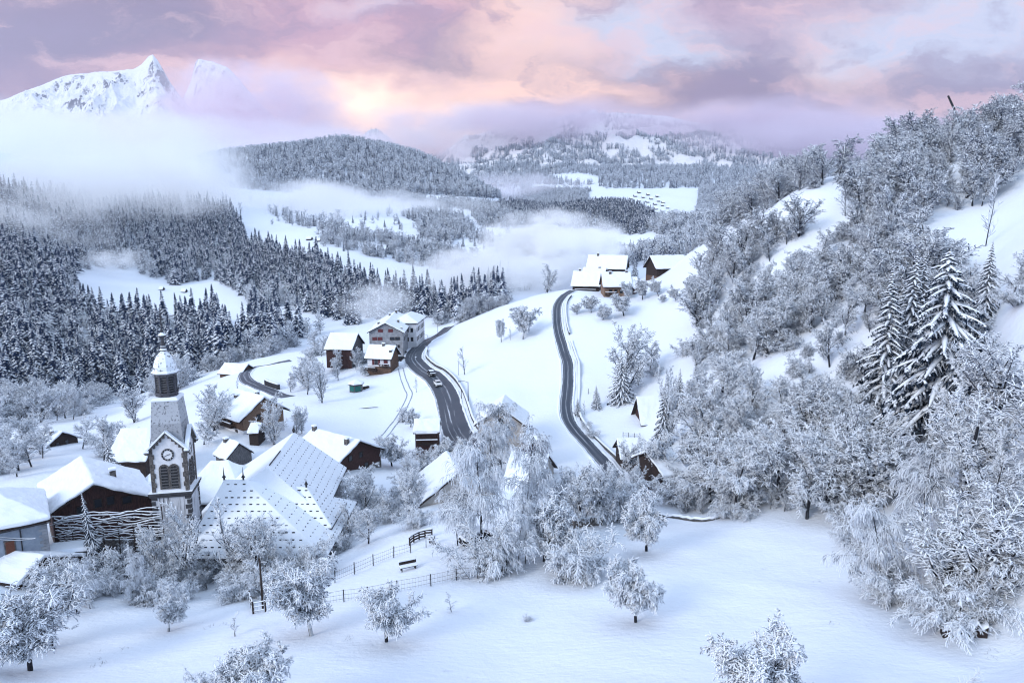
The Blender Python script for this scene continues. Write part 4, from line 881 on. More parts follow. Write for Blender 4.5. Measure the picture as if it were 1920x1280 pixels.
for r in range(4):
    M = Matrix.Rotation(r*math.pi/2, 3, 'Z')
    # rake with teeth and a snow edge
    g = MB(); sn = MB()
    for s_ in (-1, 1):
        p0 = Vector((s_*(wb+.55), -wb-.22, Ze-.25)); p1 = Vector((0, -wb-.22, Za+.32)); d = (p1-p0); ln = d.length; ang = math.atan2(d.z, d.x)
        R_ = Matrix.Rotation(-ang, 3, 'Y'); c_ = (p0+p1)/2
        g.box(M @ c_, (ln, .42, .24), M=M @ R_); sn.box(M @ (c_+Vector((0, -.02, .22))), (ln, .56, .22), M=M @ R_)
        for k in range(6):
            t_ = (k+.6)/6.4; p = p0.lerp(p1, t_); g.box(M @ Vector((p.x*.96, -wb-.10, p.z-.30)), (.26, .20, .34), M=M)
    rk = g.build('gable_rake', 'stone_dark', tower); sn.build('snow_edge', 'snow', rk)
    # clock on the two faces towards the village
    if r in (0, 1):
        zc = Ze-.55; cl = MB()
        ring = [(.80*math.cos(a), .80*math.sin(a)) for a in np.linspace(0, 2*math.pi, 29)[:-1]]; inn = [(x*.72, y_*.72) for x, y_ in ring]
        vs = [M @ Vector((x, -wb-.10, zc+y_)) for x, y_ in ring]+[M @ Vector((x, -wb-.10, zc+y_)) for x, y_ in inn]+[M @ Vector((x, -wb+.05, zc+y_)) for x, y_ in ring]
        n = len(ring); cl.add(vs, [(i, (i+1) % n, n+(i+1) % n, n+i) for i in range(n)]+[(2*n+i, 2*n+(i+1) % n, (i+1) % n, i) for i in range(n)])
        clo = cl.build('clock', 'metal_dark', tower)
        f = MB(); f.add([M @ Vector((x*1.02, -wb-.06, zc+y_*1.02)) for x, y_ in inn], [tuple(range(n))]); f.build('clock_face', 'paint_white', clo)
        f = MB()
        for k in range(12):
            a = k*math.pi/6; f.box(M @ Vector((.69*math.cos(a), -wb-.115, zc+.69*math.sin(a))), (.13, .02, .05), M=M @ Matrix.Rotation(-a, 3, 'Y'))
        f.build('numerals', 'paint_white', clo)
        f = MB()
        for a, l, wd in ((math.radians(8), .34, .09), (math.radians(-152), .50, .06)):
            f.box(M @ Vector((l/2*math.cos(a), -wb-.085-wd*.2, zc+l/2*math.sin(a))), (l, .02, wd), M=M @ Matrix.Rotation(-a, 3, 'Y'))
        f.build('clock_hands', 'metal_dark', clo)
    for s_ in (-.62, .62):
        zb0, zb1 = Zc+.75, Zc+3.35
        pts = arch_pts(s_, zb0, zb1, .44); outer = arch_pts(s_, zb0-.1, zb1, .66)
        f = MB(); n = len(pts)
        vs = [M @ Vector((x, -wb-.10, zz)) for x, zz in outer]+[M @ Vector((x, -wb-.10, zz)) for x, zz in pts]+[M @ Vector((x, -wb+.02, zz)) for x, zz in outer]
        f.add(vs, [(i, (i+1) % n, n+(i+1) % n, n+i) for i in range(n)]+[(2*n+i, 2*n+(i+1) % n, (i+1) % n, i) for i in range(n)])
        wo_ = f.build('belfry_window', 'stone_dark', tower)
        f = MB(); f.add([M @ Vector((x, -wb-.02, zz)) for x, zz in pts], [tuple(range(n))]); f.build('opening', 'metal_dark', wo_)
        f = MB()
        for k in range(8):
            zz = zb0+.22+k*.40; hw_ = .42 if zz < zb1 else .42*math.sqrt(max(.05, 1-((zz-zb1)/.44)**2))
            f.box(M @ Vector((s_, -wb-.11, zz)), (2*hw_, .20, .05), M=M @ Matrix.Rotation(math.radians(28), 3, 'X'))
        f.build('louvre', 'wood_grey', wo_)
tower.scale = (.94, .94, 1.0)
# spire: steep shingled skirt, ledge, octagonal lantern, bell-shaped dome, finial and cross
rt2 = math.sqrt(2)
m = MB(); m.lathe([((wb-.06)*rt2, Ze-.1), ((wb-.22)*rt2, Ze+1.2), (1.88*rt2, Ze+3.4), (1.62*rt2, 24.5)], 4, rot=math.pi/4); m.build('spire_skirt', 'shingle_snow', tower)
m = MB(); m.lathe([(1.70*rt2, 24.5), (1.72*rt2, 24.66), (1.45*rt2, 24.92)], 4, rot=math.pi/4); m.build('spire_ledge', 'snow', tower)
a8 = math.pi/8
m = MB(); m.lathe([(1.42, 24.7), (1.42, 25.25), (1.52, 25.27), (1.52, 25.42), (1.36, 25.45)], 8, rot=a8); lan = m.build('lantern_base', 'slate', tower)
m = MB(); m.lathe([(.98, 25.4), (.98, 28.0)], 8, rot=a8); m.build('lantern_core', 'metal_dark', tower)
for k in range(8):
    a = 2*math.pi*k/8 + a8; m = MB(); m.box((1.24*math.cos(a), 1.24*math.sin(a), 26.6), (.24, .24, 2.35), a); m.build('lantern_post', 'slate', tower)
    a += a8; m = MB(); R_ = Matrix.Rotation(a, 3, 'Z') @ Matrix.Rotation(math.radians(35), 3, 'Y')
    for i in range(6): m.box((1.10*math.cos(a), 1.10*math.sin(a), 25.68+i*.31), (.26, .70, .05), M=R_)
    m.box((1.16*math.cos(a), 1.16*math.sin(a), 27.62), (.14, .80, .30), a); m.build('louvre', 'wood_grey', tower)
m = MB(); m.lathe([(1.45, 27.76), (1.72, 27.85), (1.72, 27.98), (1.66, 28.05), (1.52, 28.25), (1.42, 28.8), (1.24, 29.5), (.92, 30.1), (.55, 30.5), (.26, 30.75)], 8, rot=a8); m.build('dome', 'shingle_snow', tower)
m = MB(); m.lathe([(1.70, 27.99), (1.76, 28.06), (1.70, 28.16), (1.53, 28.28)], 8, rot=a8); m.build('dome_snow_rim', 'snow', tower)
m = MB(); m.lathe([(.30, 30.7), (.50, 30.85), (.30, 31.05), (.42, 31.2), (.25, 31.45), (.34, 31.6), (.20, 31.9), (.16, 32.3), (.50, 32.6), (.56, 32.75), (.30, 32.95), (.14, 33.1), (.20, 33.3), (.08, 33.6), (.06, 34.2)], 8); m.build('finial', 'stone_snow', tower)
m = MB(); m.box((0, 0, 34.7), (.14, .14, 1.4)); m.box((0, 0, 34.85), (.80, .141, .14)); m.build('cross', 'stone_snow', tower)
# ------------------------------------------------------------------ roadside walls, fence, lamps, cars, small things
def side_line(line, N, off, i0=0.0, i1=1.0, step=2):
    n = len(line); a, b = int(n*i0), int(n*i1); L = (line+N*off)[a:b:step]; return L
def wall_along(L, h, th, name, label, cat, matn, jag=.0, seed=1, group=None):
    rr = random.Random(seed); L = np.array(L); z_ = hz(L[:, 0], L[:, 1]); O = Vector((L[0][0], L[0][1], z_[0])); root = empty(name, O, 0, label, cat, group)
    T = np.gradient(L, axis=0); T /= np.linalg.norm(T, axis=1)[:, None]; Nn = np.stack([T[:, 1], -T[:, 0]], 1)
    hh = np.array([h*(1+jag*rr.uniform(-1, 1)) for _ in L]); vs = []; sv = []
    for i in range(len(L)):
        for o, dz in ((-th/2, -.5), (-th/2, hh[i]), (th/2, hh[i]), (th/2, -.5)):
            p = L[i]+Nn[i]*o; vs.append((p[0]-O.x, p[1]-O.y, z_[i]+dz-O.z))
        c_ = (.16+.10*rr.random())*(1 if jag < .5 else rr.choice((.25, .5, 1)))
        for o, dz in ((-th/2-.05, .004), (-th/2+.03, c_), (th/2-.03, c_), (th/2+.05, .004)):
            p = L[i]+Nn[i]*o; sv.append((p[0]-O.x, p[1]-O.y, z_[i]+hh[i]+dz-O.z))
    def strip(v): return [(i*4+k, i*4+(k+1) % 4, i*4+4+(k+1) % 4, i*4+4+k) for i in range(len(L)-1) for k in range(4)]+[(0, 1, 2, 3), tuple(len(v)-4+k for k in (3, 2, 1, 0))]
    mesh_obj('masonry', vs, strip(vs), matn, None, root); mesh_obj('snow_cap', sv, strip(sv), 'snow', None, root, True); return root
ln, N = R_MAIN[1], R_MAIN[2]; s_r = 1 if (N[len(N)//2][0] > 0) else -1
wall_along(side_line(ln, N, 4.3*s_r, .30, .93), .75, .45, 'retaining_wall', 'low dark stone wall with snow cap along the inside of the main road bend', 'wall', 'stone_wall', .12, 2)
ln2, N2 = R_LANE[1], R_LANE[2]; s2 = 1 if (N2[len(N2)//2][0] > 0) else -1
wall_along(side_line(ln2, N2, 3.0*s2, .06, .34), .75, .4, 'retaining_wall', 'stone wall beside the upper lane just below the hamlet', 'wall', 'stone_wall', .25, 3)
wall_along(side_line(ln2, N2, 3.0*s2, .36, .93), .55, .5, 'retaining_wall', 'crumbling snow-capped stone bank along the lower narrow lane', 'wall', 'stone_wall', .7, 4)
# dark parapet on the outer side of the left lane
P0, P1 = gp(498, 721), gp(523, 731)
wall_along([[P0.x+(P1.x-P0.x)*t_, P0.y+(P1.y-P0.y)*t_] for t_ in np.linspace(0, 1, 9)], 1.7, .8, 'parapet', 'short dark wall beside the left lane below its hairpin', 'wall', 'metal_dark', .02, 5)
P0, P1 = gp(1235, 968), gp(1395, 968)  # dark raised strip added where only soft shadow marks the field edge
wall_along([[P0.x+(P1.x-P0.x)*t_, P0.y+(P1.y-P0.y)*t_+.6*math.sin(t_*9)] for t_ in np.linspace(0, 1, 26)], .35, .6, 'shade_strip', 'low dark dry-stone wall along the far edge of the open field', 'wall', 'stone_wall', .4, 6)
P0, P1 = gp(1072, 990), gp(1126, 982)
wall_along([[P0.x+(P1.x-P0.x)*t_, P0.y+(P1.y-P0.y)*t_] for t_ in np.linspace(0, 1, 8)], 1.3, 1.0, 'hedge_bank', 'dark earth bank with red-brown leaves under snow beside the round bush', 'bank', 'stone_dark', .2, 7)
P0, P1 = gp(1765, 1190), gp(1848, 1188)
wall_along([[P0.x+(P1.x-P0.x)*t_, P0.y+(P1.y-P0.y)*t_] for t_ in np.linspace(0, 1, 9)], .8, 1.0, 'log_pile', 'black log heap under the overhanging snowy branches in the corner of the field', 'log pile', 'wood_dark', .45, 8)

# garden fence: posts, three wires, snow on the wires
def fence(pts, name, label, h=1.35, sp=2.6, rails=(.35, .8, 1.28), rail_r=.015, matp='metal_dark', rail_mat='stone_dark', post=.06, seed=1):
    rr = random.Random(seed); P3 = [gp(a, b) if not isinstance(a, Vector) else a for a, b in pts]; S = [P3[0]]
    for a, b in zip(P3, P3[1:]):
        n = max(1, round((b-a).length/sp))
        for k in range(1, n+1):
            q = a.lerp(b, k/n); S.append(Vector((q.x, q.y, h1(q.x, q.y))))
    root = empty(name, S[0], 0, label, 'fence')
    for p in S:
        m = MB(); q = p-S[0]; tl = Vector((rr.gauss(0, .03), rr.gauss(0, .03), 0)); m.tube([q-Vector((0, 0, .3)), q+Vector((0, 0, h))+tl], post, 5); m.build('post', matp, root)
    m = MB()
    for a, b in zip(S, S[1:]):
        a, b = a-S[0], b-S[0]
        for z_ in rails: m.tube([a+Vector((0, 0, z_)), a.lerp(b, .5)+Vector((0, 0, z_-.03)), b+Vector((0, 0, z_))], rail_r, 4, caps=False)
        n = int((b-a).length/.28)
        for k in range(n):
            q = a.lerp(b, (k+.5)/n); m.tube([q+Vector((0, 0, .1)), q+Vector((0, 0, h-.08))], .007, 3, caps=False)
    m.build('wire_mesh', rail_mat, root); return root
fence([(497, 1145), (600, 1134), (690, 1122), (745, 1110), (808, 1098), (856, 1087), (900, 1082), (950, 1072), (985, 1056), (1035, 1042)], 'wire_fence', 'wire fence with thin dark posts crossing the near side of the bench garden', seed=2)
fence([(628, 1092), (665, 1076), (700, 1060), (738, 1045), (770, 1036)], 'wire_fence', 'wire fence with dark posts between the bench garden and the church thicket', h=1.5, sp=2.3, seed=3)
fence([(475, 1150), (468, 1128)], 'field_gate', 'short snowy wooden gate at the end of the garden fence', h=1.3, sp=3, rails=(.3, .75, 1.2), rail_r=.06, matp='wood_dark', rail_mat='bark_snow', post=.09, seed=4)
fence([(475, 1150), (498, 1146)], 'field_gate', 'narrow white-railed gate panel beside the tall bare pole', h=1.3, sp=3, rails=(.3, .75, 1.2), rail_r=.06, matp='wood_dark', rail_mat='bark_snow', post=.09, seed=5)
fence([(1168, 818), (1200, 820)], 'picket_fence', 'little dark fence between the tall narrow barn and the open barn', h=1.0, sp=1.2, rails=(.4, .9), rail_r=.05, matp='wood_dark', rail_mat='bark_snow', post=.06, seed=6)
def pole(px, py, top, label, name='pole', r=.11, arm=None, matn='wood_grey', Y=None, cat='pole'):
    p = gp(px, py) if Y is None else Vector((uw(px, py)[0]*Y, Y, h1(uw(px, py)[0]*Y, Y))); h = CZ+uw(px, top)[1]*p.y-p.z; root = empty(name, p, 0, label, cat)
    m = MB(); m.tube([(0, 0, -.4), (0, 0, h)], [r, r*.7], 6); m.build('shaft', matn, root)
    if arm:
        m = MB(); m.tube([(0, 0, h-.15), (arm*.5, 0, h+.25), (arm, 0, h+.2)], .05, 5); m.build('arm', matn, root)
        m = MB(); m.box((arm*1.12, 0, h+.16), (.75, .3, .16)); l = m.build('lamp_head', 'metal_dark', root); m = MB(); m.box((arm*1.12, 0, h+.06), (.6, .24, .05)); m.build('lens', 'lamp_lens', l)
    return root
pole(803, 672, 628, 'street lamp with a long arm on the inside of the road bend', 'street_lamp', .10, -2.2, 'wood_grey', cat='street lamp')
pole(821, 632, 607, 'slim lamp post at the top of the main road', 'street_lamp', .09, -1.5, 'metal_dark', cat='street lamp')
pole(878, 758, 716, 'wooden utility pole with short lamp arm beside the meadow', 'street_lamp', .13, -1.9, 'wood_dark', cat='street lamp')
pole(860, 703, 672, 'thin post standing next to the pair of small bare trees', 'post', .07, matn='wood_grey')
pole(865, 748, 731, 'short dark stake in the snow beside the main road', 'stake', .12, matn='wood_dark')
pole(493, 1140, 1046, 'tall bare dark pole standing at the fence corner', 'utility_pole', .12, matn='wood_dark')
pole(1007, 855, 825, 'first of the two dark posts beside the red garage', 'post', .14, matn='wood_dark'); pole(1011, 856, 826, 'second of the two dark posts beside the red garage', 'post', .14, matn='wood_dark')
pole(777, 938, 880, 'thin utility pole on the left of the beige house', 'utility_pole', .10, matn='wood_dark')
pole(1103, 738, 728, 'small stake in the snow below the spruce', 'stake', .09, matn='wood_dark')
# leaning mast on the hilltop
p = at(1790, 205, 232); mast = empty('mast', p, 0, 'dark leaning mast sticking out above the trees on the hilltop', 'mast')
m = MB(); m.tube([(-.2, 0, -14), (0, 0, 0)], .22, 6); m.build('shaft', 'wood_grey', mast)
m = MB(); m.tube([(0, 0, -.2), (-1.3, 0, 2.0), (-2.6, 0, 4.2)], [.35, .34, .3], 5); m.build('boom', 'metal_dark', mast)
# overhead cables
def cable(a, b, sag, r, name, label, group=None, matn='stone_snow'):
    a, b = Vector(a), Vector(b); pts = [a.lerp(b, t_)-Vector((0, 0, 4*sag*t_*(1-t_)))-a for t_ in np.linspace(0, 1, 15)]
    m = MB(); m.tube(pts, r, 5); return tag(m.build(name, matn, None, a), label, 'cable', group)
cable(at(-60, 995, 70), at(68, 1008, 73), .35, .05, 'cable', 'upper snow-coated cable sagging in front of the grey stone house')
cable(at(-60, 1000, 69.5), at(66, 1009, 72.5), .45, .05, 'cable', 'lower snow-coated cable sagging in front of the grey stone house')
for k in range(3): cable(at(-40, 812+4*k, 180), at(258, 722+5*k, 250), 2.0, .06, 'power_line', ('highest', 'middle', 'lowest')[k]+' of the three power lines crossing the white valley trees')
# trellis of snow-covered wires and canes before the brown chalet
A0, A1 = at(107, 1000, 80.5), at(306, 985, 82); tr = empty('trellis', A0, 0, 'rows of snow-covered wires and vine canes in front of the brown chalet', 'trellis'); dv = A1-A0
m = MB()
for t_ in np.linspace(0, 1, 8): m.tube([dv*t_-Vector((0, 0, 4.0)), dv*t_+Vector((0, 0, 2.6))], .06, 5)
m.build('posts', 'wood_dark', tr); rr = random.Random(3); m = MB()
for r_ in range(13):
    zz = 2.5-r_*.34; n = 16; yo = -.8+.12*r_
    m.tube([dv*(k/n)+Vector((0, rr.uniform(-.2, .2)-yo*-.5, zz+rr.uniform(-.10, .10)-.15*math.sin(k*.8+r_))) for k in range(n+1)], rr.uniform(.05, .085), 4, caps=False)
for i in range(60):
    t_ = rr.random(); q = dv*t_+Vector((0, rr.uniform(-.4, .3), rr.uniform(-1.8, 2.0))); m.tube([q, q+Vector((rr.uniform(-1, 1), rr.uniform(-.2, .2), rr.uniform(.2, .6))), q+Vector((rr.uniform(-2, 2), 0, rr.uniform(-.2, .5)))], .04, 4, caps=False)
m.build('canes', 'bark_snow', tr)
# slatted shed wall below the trellis
p = at(140, 1030, 79); sh = empty('shed', (p.x, p.y, p.z-2.0), math.radians(14), 'weathered slatted shed below the vine trellis', 'shed')
m = MB(); m.box((0, 0, .6), (5.0, 1.8, 3.2)); m.build('wall', 'wood_dark', sh); m = MB()
for i in range(9): m.box((0, -.93, -.6+i*.33), (5.0, .06, .22))
m.build('slats', 'wood_grey', sh); m = MB(); m.box((0, 0, 2.45), (5.5, 2.3, .5)); s_o = m.build('snow_cover', 'snow', sh)
# bench with two snowy planks
p = gp(766, 1068); bench = empty('bench', p, math.radians(24), 'dark garden bench with thick snow on seat and back rail', 'bench')
m = MB(); m.box((0, 0, .45), (2.0, .50, .06)); m.build('seat', 'wood_dark', bench); m = MB(); m.box((0, .34, .80), (2.0, .07, .34), M=Matrix.Rotation(-.15, 3, 'X')); m.build('backrest', 'wood_dark', bench)
for s_ in (-.8, .8):
    m = MB(); m.box((s_, -.18, .20), (.10, .10, .44)); m.box((s_, .30, .45), (.10, .10, .95)); m.build('leg', 'metal_dark', bench)
m = MB(); m.box((0, -.02, .58), (2.05, .52, .20)); so = m.build('snow_pad', 'snow', bench); bv = so.modifiers.new('round', 'BEVEL'); bv.width = .07; bv.segments = 3
m = MB(); m.box((0, .40, 1.06), (2.05, .22, .18)); so = m.build('snow_ridge', 'snow', bench); bv = so.modifiers.new('round', 'BEVEL'); bv.width = .06; bv.segments = 3
# curved wooden railing and the litter bin
pts = [gp(a, b) for a, b in ((768, 1022), (776, 1016), (786, 1011), (797, 1008), (810, 1006))]; rl = empty('railing', pts[0], 0, 'curved dark wooden railing at the garden entrance', 'railing')
for q in pts:
    m = MB(); m.box(q-pts[0]+Vector((0, 0, .5)), (.16, .16, 1.3)); m.build('post', 'wood_dark', rl)
for zz in (.35, .72, 1.08):
    m = MB()
    for a, b in zip(pts, pts[1:]):
        a, b = a-pts[0]+Vector((0, -.10, zz)), b-pts[0]+Vector((0, -.10, zz)); d = b-a; m.box((a+b)/2, (d.length+.05, .08, .20), math.atan2(d.y, d.x))
    m.build('rail', 'wood_dark', rl)
m = MB(); m.tube([q-pts[0]+Vector((0, -.10, 1.22)) for q in pts], .09, 6); m.build('snow_cap', 'snow', rl)
p = gp(809, 1020); b_ = empty('litter_bin', p, .3, 'small dark litter bin near the curved railing', 'litter bin')
m = MB(); m.lathe([(.30, .25), (.36, .95), (.30, .96)], 10); m.build('bin', 'wood_dark', b_); m = MB(); m.box((.42, 0, .5), (.08, .08, 1.2)); m.build('post', 'metal_dark', b_); m = MB(); m.lathe([(.37, .97), (.33, 1.10), (.1, 1.16)], 10); m.build('snow_cap', 'snow', b_)
pole(799, 1026, 1012, 'thin iron post between the railing and the litter bin', 'post', .05, matn='metal_dark')
# kiosk with green panels
p = gp(668, 733); ks = empty('kiosk', p, .5, 'small hexagonal kiosk with green panels and snow roof', 'kiosk')
m = MB(); m.lathe([(2.0, -.5), (2.0, 2.2)], 6); m.build('wall', 'wood_grey', ks)
for k in (3, 4):
    a = math.pi/3*k+math.pi/6; m = MB(); m.box((1.76*math.cos(a), 1.76*math.sin(a), 1.1), (.10, 1.7, 1.5), a); m.build('panel', 'paint_green', ks)
m = MB(); m.lathe([(2.5, 2.2), (2.5, 2.4), (.3, 3.0)], 6); rf = m.build('roof', 'wood_dark', ks); m = MB(); m.lathe([(2.52, 2.41), (2.4, 2.75), (.5, 3.4), (.1, 3.45)], 6); m.build('snow_cover', 'snow', rf)
m = MB(); m.box((3.2, .6, .5), (1.8, .8, .9), .3); m.build('counter', 'wood_dark', ks)
# cars
def car(pos, rz, paint, label, snow=0.0, group=None):
    # nose towards local -x
    root = empty('car', pos, rz, label, 'car', group); Lh = 2.1
    prof = [(-2.1, .35), (-2.1, .85), (-1.9, .98), (-1.35, 1.02), (-.75, 1.47), (.75, 1.50), (1.55, 1.08), (2.0, 1.0), (2.12, .80), (2.12, .35)]       # side view, nose at -x
    vs = []
    for s_ in (-1, 1):
        for x, z_ in prof: vs.append((x, s_*(.86 if z_ < 1.05 else .68), z_))
    n = len(prof); fs = [tuple(range(n)), tuple(range(n, 2*n))[::-1]]+[(i, n+i, n+(i+1) % n, (i+1) % n) for i in range(n)]
    bo = mesh_obj('body', vs, fs, paint, None, root); bv = bo.modifiers.new('round', 'BEVEL'); bv.width = .07; bv.segments = 2
    def glass(nm, q):
        mesh_obj(nm, q, [tuple(range(len(q)))], 'glass', None, root)
    e = .012
    glass('windscreen', [(-1.36+.06-e, -.66, 1.07+e), (-1.36+.06-e, .66, 1.07+e), (-.79-e, .60, 1.45+e), (-.79-e, -.60, 1.45+e)])
    glass('rear_window', [(1.47+e, .66, 1.13+e), (1.47+e, -.66, 1.13+e), (.83+e, -.60, 1.47+e), (.83+e, .60, 1.47+e)])
    for s_ in (-1, 1):
        y0, y1 = s_*(.845+e), s_*(.70+e); q = [(-1.15, y0, 1.07), (1.30, y0, 1.09), (.72, y1, 1.44), (-.70, y1, 1.42)]; glass('side_window', q if s_ < 0 else q[::-1])
        m = MB(); m.box((-2.10, s_*.62, .72), (.08, .34, .16)); m.build('headlight', 'lamp_lens', root); m = MB(); m.box((2.11, s_*.66, .80), (.08, .26, .22)); m.build('tail_light', 'red_lens', root)
        for x in (-1.32, 1.30):
            m = MB(); m.lathe([(.16, -.11), (.33, -.10), (.33, .10), (.16, .11)], 14); wv = m.build('wheel', 'rubber', root); wv.rotation_euler = (math.pi/2, 0, 0); wv.location = (x, s_*.80, .33)
            m = MB(); m.lathe([(.19, -.125), (.19, .125)], 10); m.build('rim', 'paint_white', wv)
    m = MB(); m.box((-2.13, 0, .52), (.06, 1.0, .20)); m.build('grille', 'metal_dark', root)
    if snow:
        m = MB(); m.box((.0, 0, 1.50+snow/2), (1.7, 1.40, snow)); m.box((-1.66, 0, 1.02+snow*.45), (.75, 1.6, snow*.9)); s_o = m.build('snow_cover', 'snow', root); bv = s_o.modifiers.new('round', 'BEVEL'); bv.width = .1; bv.segments = 2
    return root
def on_road(line, N, px, py, off):
    p = gp(px, py); i = int(np.argmin((line[:, 0]-p.x)**2+(line[:, 1]-p.y)**2)); i = min(max(i, 1), len(line)-2); d = line[i+1]-line[i-1]; q = line[i]+N[i]*off
    return Vector((q[0], q[1], h1(*q)+.16)), math.atan2(d[1], d[0])
q, a = on_road(ln, N, 827, 722, 1.3*s_r*-.6); car(q, a+math.pi, 'car_white', 'white car driving down the main road behind the dark car')
q, a = on_road(ln, N, 811, 705, 1.2*s_r*-.2); car(q, a+math.pi, 'car_dark', 'dark car with a snowy roof driving on the main road', .12)
for i, (px, py, r_) in enumerate(((744, 668, .5), (748, 675, .4), (751, 664, .6), (741, 679, .3))):
    car(gp(px, py), r_, 'car_dark', ('snow-covered parked car nearest to the grey building wall', 'middle one of the snow-covered cars behind the white and brown house', 'farthest snow-covered car by the road side', 'front snow-covered car beside the house balcony')[i], .35)
car(Vector((uw(893, 1022)[0]*80, 80, h1(uw(893, 1022)[0]*80, 80))), .6, 'car_dark', 'car buried in snow behind the weeping bush and fence', .45)
# water trough and felled trunk on the village slope
p = gp(690, 765); tk = MB(); tk.tube([(-2.4, -.5, .15), (0, 0, .25), (2.6, .9, .25)], [.22, .2, .12], 6); tag(tk.build('log', 'bark_snow', None, p), 'fallen dark log lying on the open village slope', 'log')
# wheel tracks in the snow
def track(pts, half, label, gauge=1.5):
    line = drape(pts, 1.0); T = np.gradient(line, axis=0); T /= np.linalg.norm(T, axis=1)[:, None]; Nn = np.stack([T[:, 1], -T[:, 0]], 1)
    for s_ in (-1, 1):
        ribbon('path', line+Nn*s_*gauge/2, half, 'rut', .05, 5)
track([(751, 690), (755, 706), (763, 728), (768, 740), (760, 760), (748, 782), (733, 802), (718, 820)], .15, '')
# ------------------------------------------------------------------ trees, one by one
O_ = 'orchard trees standing in the open field'
tree_px('apple', 585, 1192, 1072, 'wide orchard tree with black trunk in front of the garden fence', O_, var=0, sx=1.06)
tree_px('apple', 725, 1202, 1092, 'dome-shaped orchard tree with pale trunk just below the wire fence', O_, var=1, sx=0.95)
tree_px('apple', 1193, 1166, 1060, 'lone orchard tree with crooked dark trunk in the middle of the open field', O_, var=2, sx=0.90)
tree_px('apple', 316, 1184, 1112, 'low umbrella-shaped orchard tree below the church thicket', O_, var=3, sx=1.11)
tree_px('apple', 57, 1256, 1112, 'big dense orchard tree with two dark trunks beside the low barn', O_, var=4, sx=1.11)
tree_px('apple', 95, 1215, 1090, 'second orchard tree crowding behind the big one by the low barn', O_, var=1, sx=1.01)
tree_px('apple', 455, 1345, 1228, 'orchard tree whose snowy top pokes up from the bottom edge of the field', O_, var=2, sx=1.15)
tree_px('shrub', 385, 1310, 1250, 'twiggy bush beside the tree top at the bottom edge of the field')
tree_px('apple', 1465, 1370, 1208, 'heaped snow-clumped tree crown rising from the bottom edge under the black log heap', O_, var=0, sx=1.1)
tree_px('thin', 1790, 1300, 1240, 'bare brown sapling lying over in the corner of the field', var=0, sx=1.5, tiltv=.4)
tree_px('sapling', 847, 1147, 1112, 'guarded sapling in the snow to the right of the dome-shaped orchard tree', var=0, sx=1.3)
tree_px('sapling', 440, 1192, 1152, 'guarded sapling between the umbrella-shaped and the wide orchard tree', var=1, sx=1.4)
tree_px('shrub', 988, 1163, 1150, 'tiny snow-buried bush alone in the field')
tree_px('shrub', 1072, 1088, 1000, 'round bright bush growing from the field edge in front of the bent trees', sx=.95, var=0)
tree_px('shrub', 1068, 1086, 1012, 'inner half of the round bright bush at the field edge', sx=.8, var=1)
tree_px('apple', 1212, 1032, 905, 'tall leaning snow-heavy tree at the far corner of the field', var=3, sx=.85)
tree_px('arch', 1160, 975, 905, 'bent tree with hanging snowy branches left of the leaning tree', sx=1.1)
tree_px('birch', 972, 1060, 925, 'slim weeping tree whose dark trunk stands in the garden fence line', var=0, sx=.75)
tree_px('apple', 1020, 1052, 935, 'bowed tree with heavy snow pads beside the slim weeping tree', var=4, sx=.95)
tree_px('apple', 1062, 1040, 950, 'low bowed tree squeezed behind the round bright bush', var=0, sx=.9)
tree_px('arch', 905, 1078, 960, 'fountain-shaped bush overhanging the garden fence', sx=.9, var=1)
tree_px('arch', 935, 1066, 1005, 'smaller fountain-shaped bush beside the overhanging one', sx=.9, var=2)
tree_px('birch', 902, 1030, 822, 'large weeping birch with curtains of snow before the beige house', var=1, sx=.92)
tree_px('birch', 858, 1022, 900, 'shorter weeping birch with trailing twigs beside the litter bin', var=0, sx=.95)
tree_px('birch', 988, 990, 795, 'tall weeping birch with a straight dark trunk right of the large one', var=0, sx=.85)
tree_px('birch', 940, 880, 752, 'pale weeping tree veiling the gabled house by the meadow', var=1, sx=1.0)
tree_px('birch', 918, 900, 790, 'second pale weeping tree on the left of the gabled house', var=0, sx=.95)
for x, b, t_, lb in ((1090, 985, 862, 'finely twigged grey tree at the left end of the frosted thicket'), (1125, 980, 868, 'finely twigged grey tree in the middle of the frosted thicket'), (1062, 975, 880, 'finely twigged grey tree touching the weeping birch'), (1150, 960, 872, 'finely twigged grey tree at the right end of the frosted thicket')):
    tree_px('vase', x, b, t_, lb)
tree_px('apple', 735, 873, 812, 'open-crowned fruit tree on the slope left of the dark cabin', var=1)
tree_px('arch', 790, 880, 842, 'rounded weeping shrub just under the dark cabin', var=0, sx=1.2)
tree_px('apple', 840, 880, 828, 'snow-loaded fruit tree between the cabin and the road', var=2, sx=1.3)
tree_px('apple', 770, 800, 762, 'scrubby fruit tree by the wheel tracks above the cabin', var=3); tree_px('shrub', 757, 790, 765, 'dark bush beside the wheel tracks')
tree_px('apple', 980, 637, 575, 'old pear tree with dark forked trunk alone on the meadow', var=0, sx=.85)
tree_px('apple', 940, 641, 598, 'small pear tree left of the old one on the meadow', var=4, sx=.6); tree_px('thin', 957, 637, 612, 'spindly young tree between the two pear trees', var=1)
tree_px('thin', 871, 702, 648, 'bare frosted tree standing in the meadow by the main road', var=0, sx=1.2)
tree_px('thin', 781, 735, 705, 'thin young tree on the bank under the main road', var=1)
tree_px('vase', 604, 755, 682, 'pale frosted ash tree in the middle of the village slope', var=0, sx=.75)
tree_px('vase', 566, 812, 755, 'slender frosted tree behind the long farmhouse roof', var=1, sx=.7); tree_px('vase', 555, 815, 770, 'lesser frosted tree at the shoulder of the farmhouse roof', var=2, sx=.8)
tree_px('thin', 602, 856, 820, 'bare tree in front of the farmhouse roof', var=0, sx=1.3)
tree_px('thin', 446, 735, 708, 'dead-looking bare tree beside the left lane', var=1)
